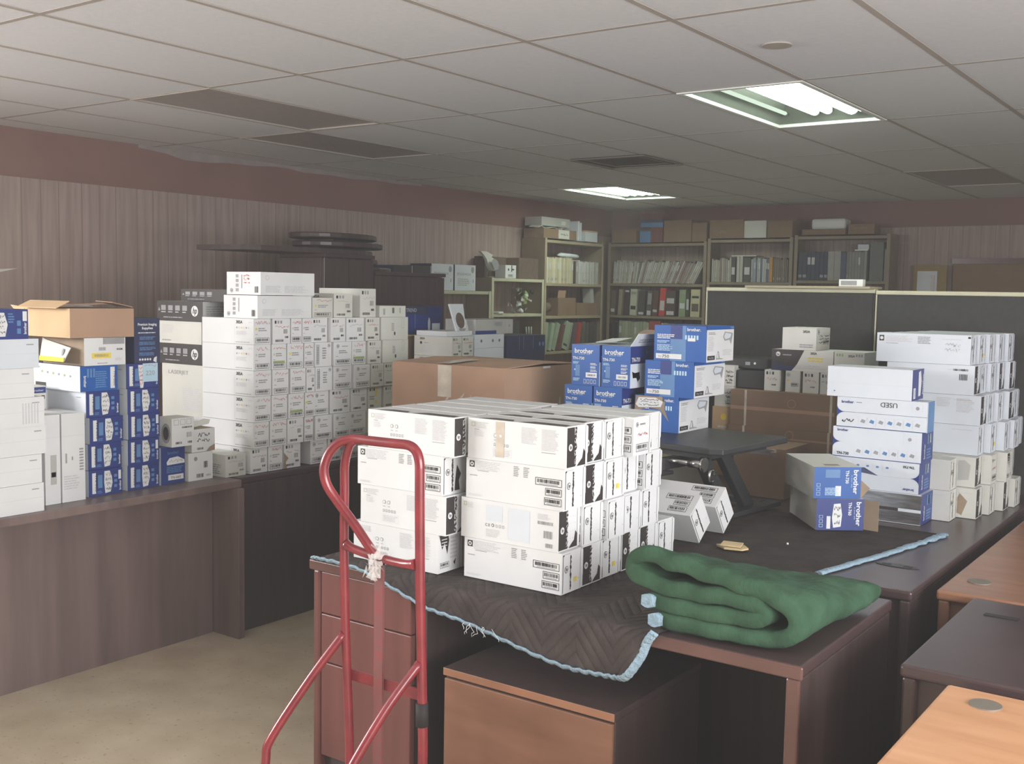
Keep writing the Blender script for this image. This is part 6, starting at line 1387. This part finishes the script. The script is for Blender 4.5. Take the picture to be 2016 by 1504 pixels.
place(c, 'white_carton', -6.01 - .12, 8.27, 1.756, 'small white carton with black marks on the low shelving', 'carton', jit=False)
c = Carton(.12, .34, .20, 'brown_cloth'); place(c, 'brown_carton', -6.15 - .12, 8.13, 1.756, 'dark brown carton behind the small white one on the low shelving', 'carton', jit=False)
c = Carton(.24, .48, .34, 'brown_cloth'); 
# pale paddle-shaped lamp head
root = tag(empty('desk_lamp', (-6.10, 8.06, 1.7565)), 'pale lamp with a long paddle-shaped head tilted above the low shelving', 'lamp')
f = Fr((.05, -8.06 + 8.06, -1.7565), (0, 1, 0), (0, 0, 1)); f.O = Vector((.05, -8.06, -1.7565))
b = MB(); hp_ = [(7.935, 1.995), (8.03, 1.995), (8.125, 1.965), (8.105, 1.945), (8.165, 1.925), (8.20, 1.875), (8.195, 1.835), (8.15, 1.818), (8.105, 1.825), (8.06, 1.865), (8.03, 1.925), (7.99, 1.96)]
b.pg(f, hp_[::-1], 'cream_card', 0); h_ = b.build('lamp_head', root); md = h_.modifiers.new('thick', 'SOLIDIFY'); md.thickness = .03
b = MB(); b.pg(f, [(8.125 + .052 * math.cos(2 * math.pi * i / 24) - .02 * math.sin(2 * math.pi * i / 24), 1.880 + .05 * math.sin(2 * math.pi * i / 24)) for i in range(24)], 'grey_print', .032); b.build('diffuser', h_)
b = MB(); b.tube([(0, .07, .011), (.02, .07, .10)], .009, 'vent_metal', 10); b.tube([(0, .07, 0), (0, .07, .011)], .05, 'vent_metal', 20); b.build('stand', root)
# glass-like clutter in the middle bay
root = tag(empty('parts_bag', (-6.12, 8.62, 1.4205)), 'clear plastic bag of small pale parts in the middle bay of the low shelving', 'bag')
b = MB()
for k in range(14):
    c = Vector((random.uniform(.0, .10), random.uniform(-.10, .14), random.uniform(.02, .24))); b.obox(c, (.02, random.uniform(-.01, .01), .008), (0, .05, random.uniform(-.03, .03)), (0, 0, .025), random.choice(['cool_card', 'grey_card', 'grey_print', 'green_print', 'black_print']))
b.build('small_parts', root)['kind'] = 'stuff'
b = MB()
for k in range(26):
    c = Vector((random.uniform(-.02, .11), random.uniform(-.13, .17), random.uniform(.03, .24))); p = [c + Vector((random.uniform(-.02, .02), random.uniform(-.05, .05), random.uniform(-.028, .028))) for _ in range(3)]
    b.face(p, 'clear_film')
b.build('bag_film', root)
b = MB(); b.box(-.03, .05, -.04, .04, 0, .022, 'white_plastic'); tag(b.build('white_dish', None, (-6.04, 8.19, 1.4205), bevel=.008), 'small bright white dish at the left of the middle bay, low shelving', 'dish')
root = tag(empty('pen_box', (-6.09, 8.79, 1.0005)), 'yellowish card box holding upright sticks in the lower bay of the low shelving', 'box')
b = MB(); b.box(-.05, .05, -.08, .08, 0, .20, 'cork'); b.build('box', root)
for k in range(3): b = MB(); b.tube([(0, -.04 + .04 * k, .201), (.0, -.05 + .045 * k, .29)], .008, 'cream_card', 8); b.build('stick', root)
c = Carton(.22, .34, .35, 'charcoal_fabric'); place(c, 'dark_carton', -6.03 - .22, 8.2, 1.001, 'dark grey carton in the lower bay of the low shelving', 'carton', jit=False)
# picture leaning on the back wall behind the right partition
root = tag(empty('picture_board', (-2.775, 10.60, 1.30)), 'brown cork board with a pale picture, showing above the right partition', 'picture')
b = MB(); b.box(-.15, .15, 0, .02, 0, .645, 'cork'); b.build('board', root)
b = MB(); b.box(-.115, .065, -.004, -.001, .30, .59, 'cool_card'); b.box(.01, .045, -.006, -.004, .34, .55, 'mahogany_edge'); b.build('picture', root)
b = MB(); b.box(-.33, .45, -.05, .09, 0, 1.299, 'tan_metal_dark'); tag(b.build('filing_cabinet', None, (-2.75, 10.58, 0)), 'tan cabinet against the back wall under the cork board', 'cabinet')
# sheet sticking out at the extreme left
b = MB(); f = Fr((XL + .003, 0, 0), (0, 1, 0), (0, 0, 1)); b.pg(f, [(3.30, 1.665), (3.515, 1.690), (3.632, 1.716), (3.515, 1.708), (3.30, 1.69)], 'cream_card', 0); n = b.build('paper_sheet'); md = n.modifiers.new('thick', 'SOLIDIFY'); md.thickness = .003; tag(n, 'pale paper strip pinned on the panelled wall at the left edge', 'paper')
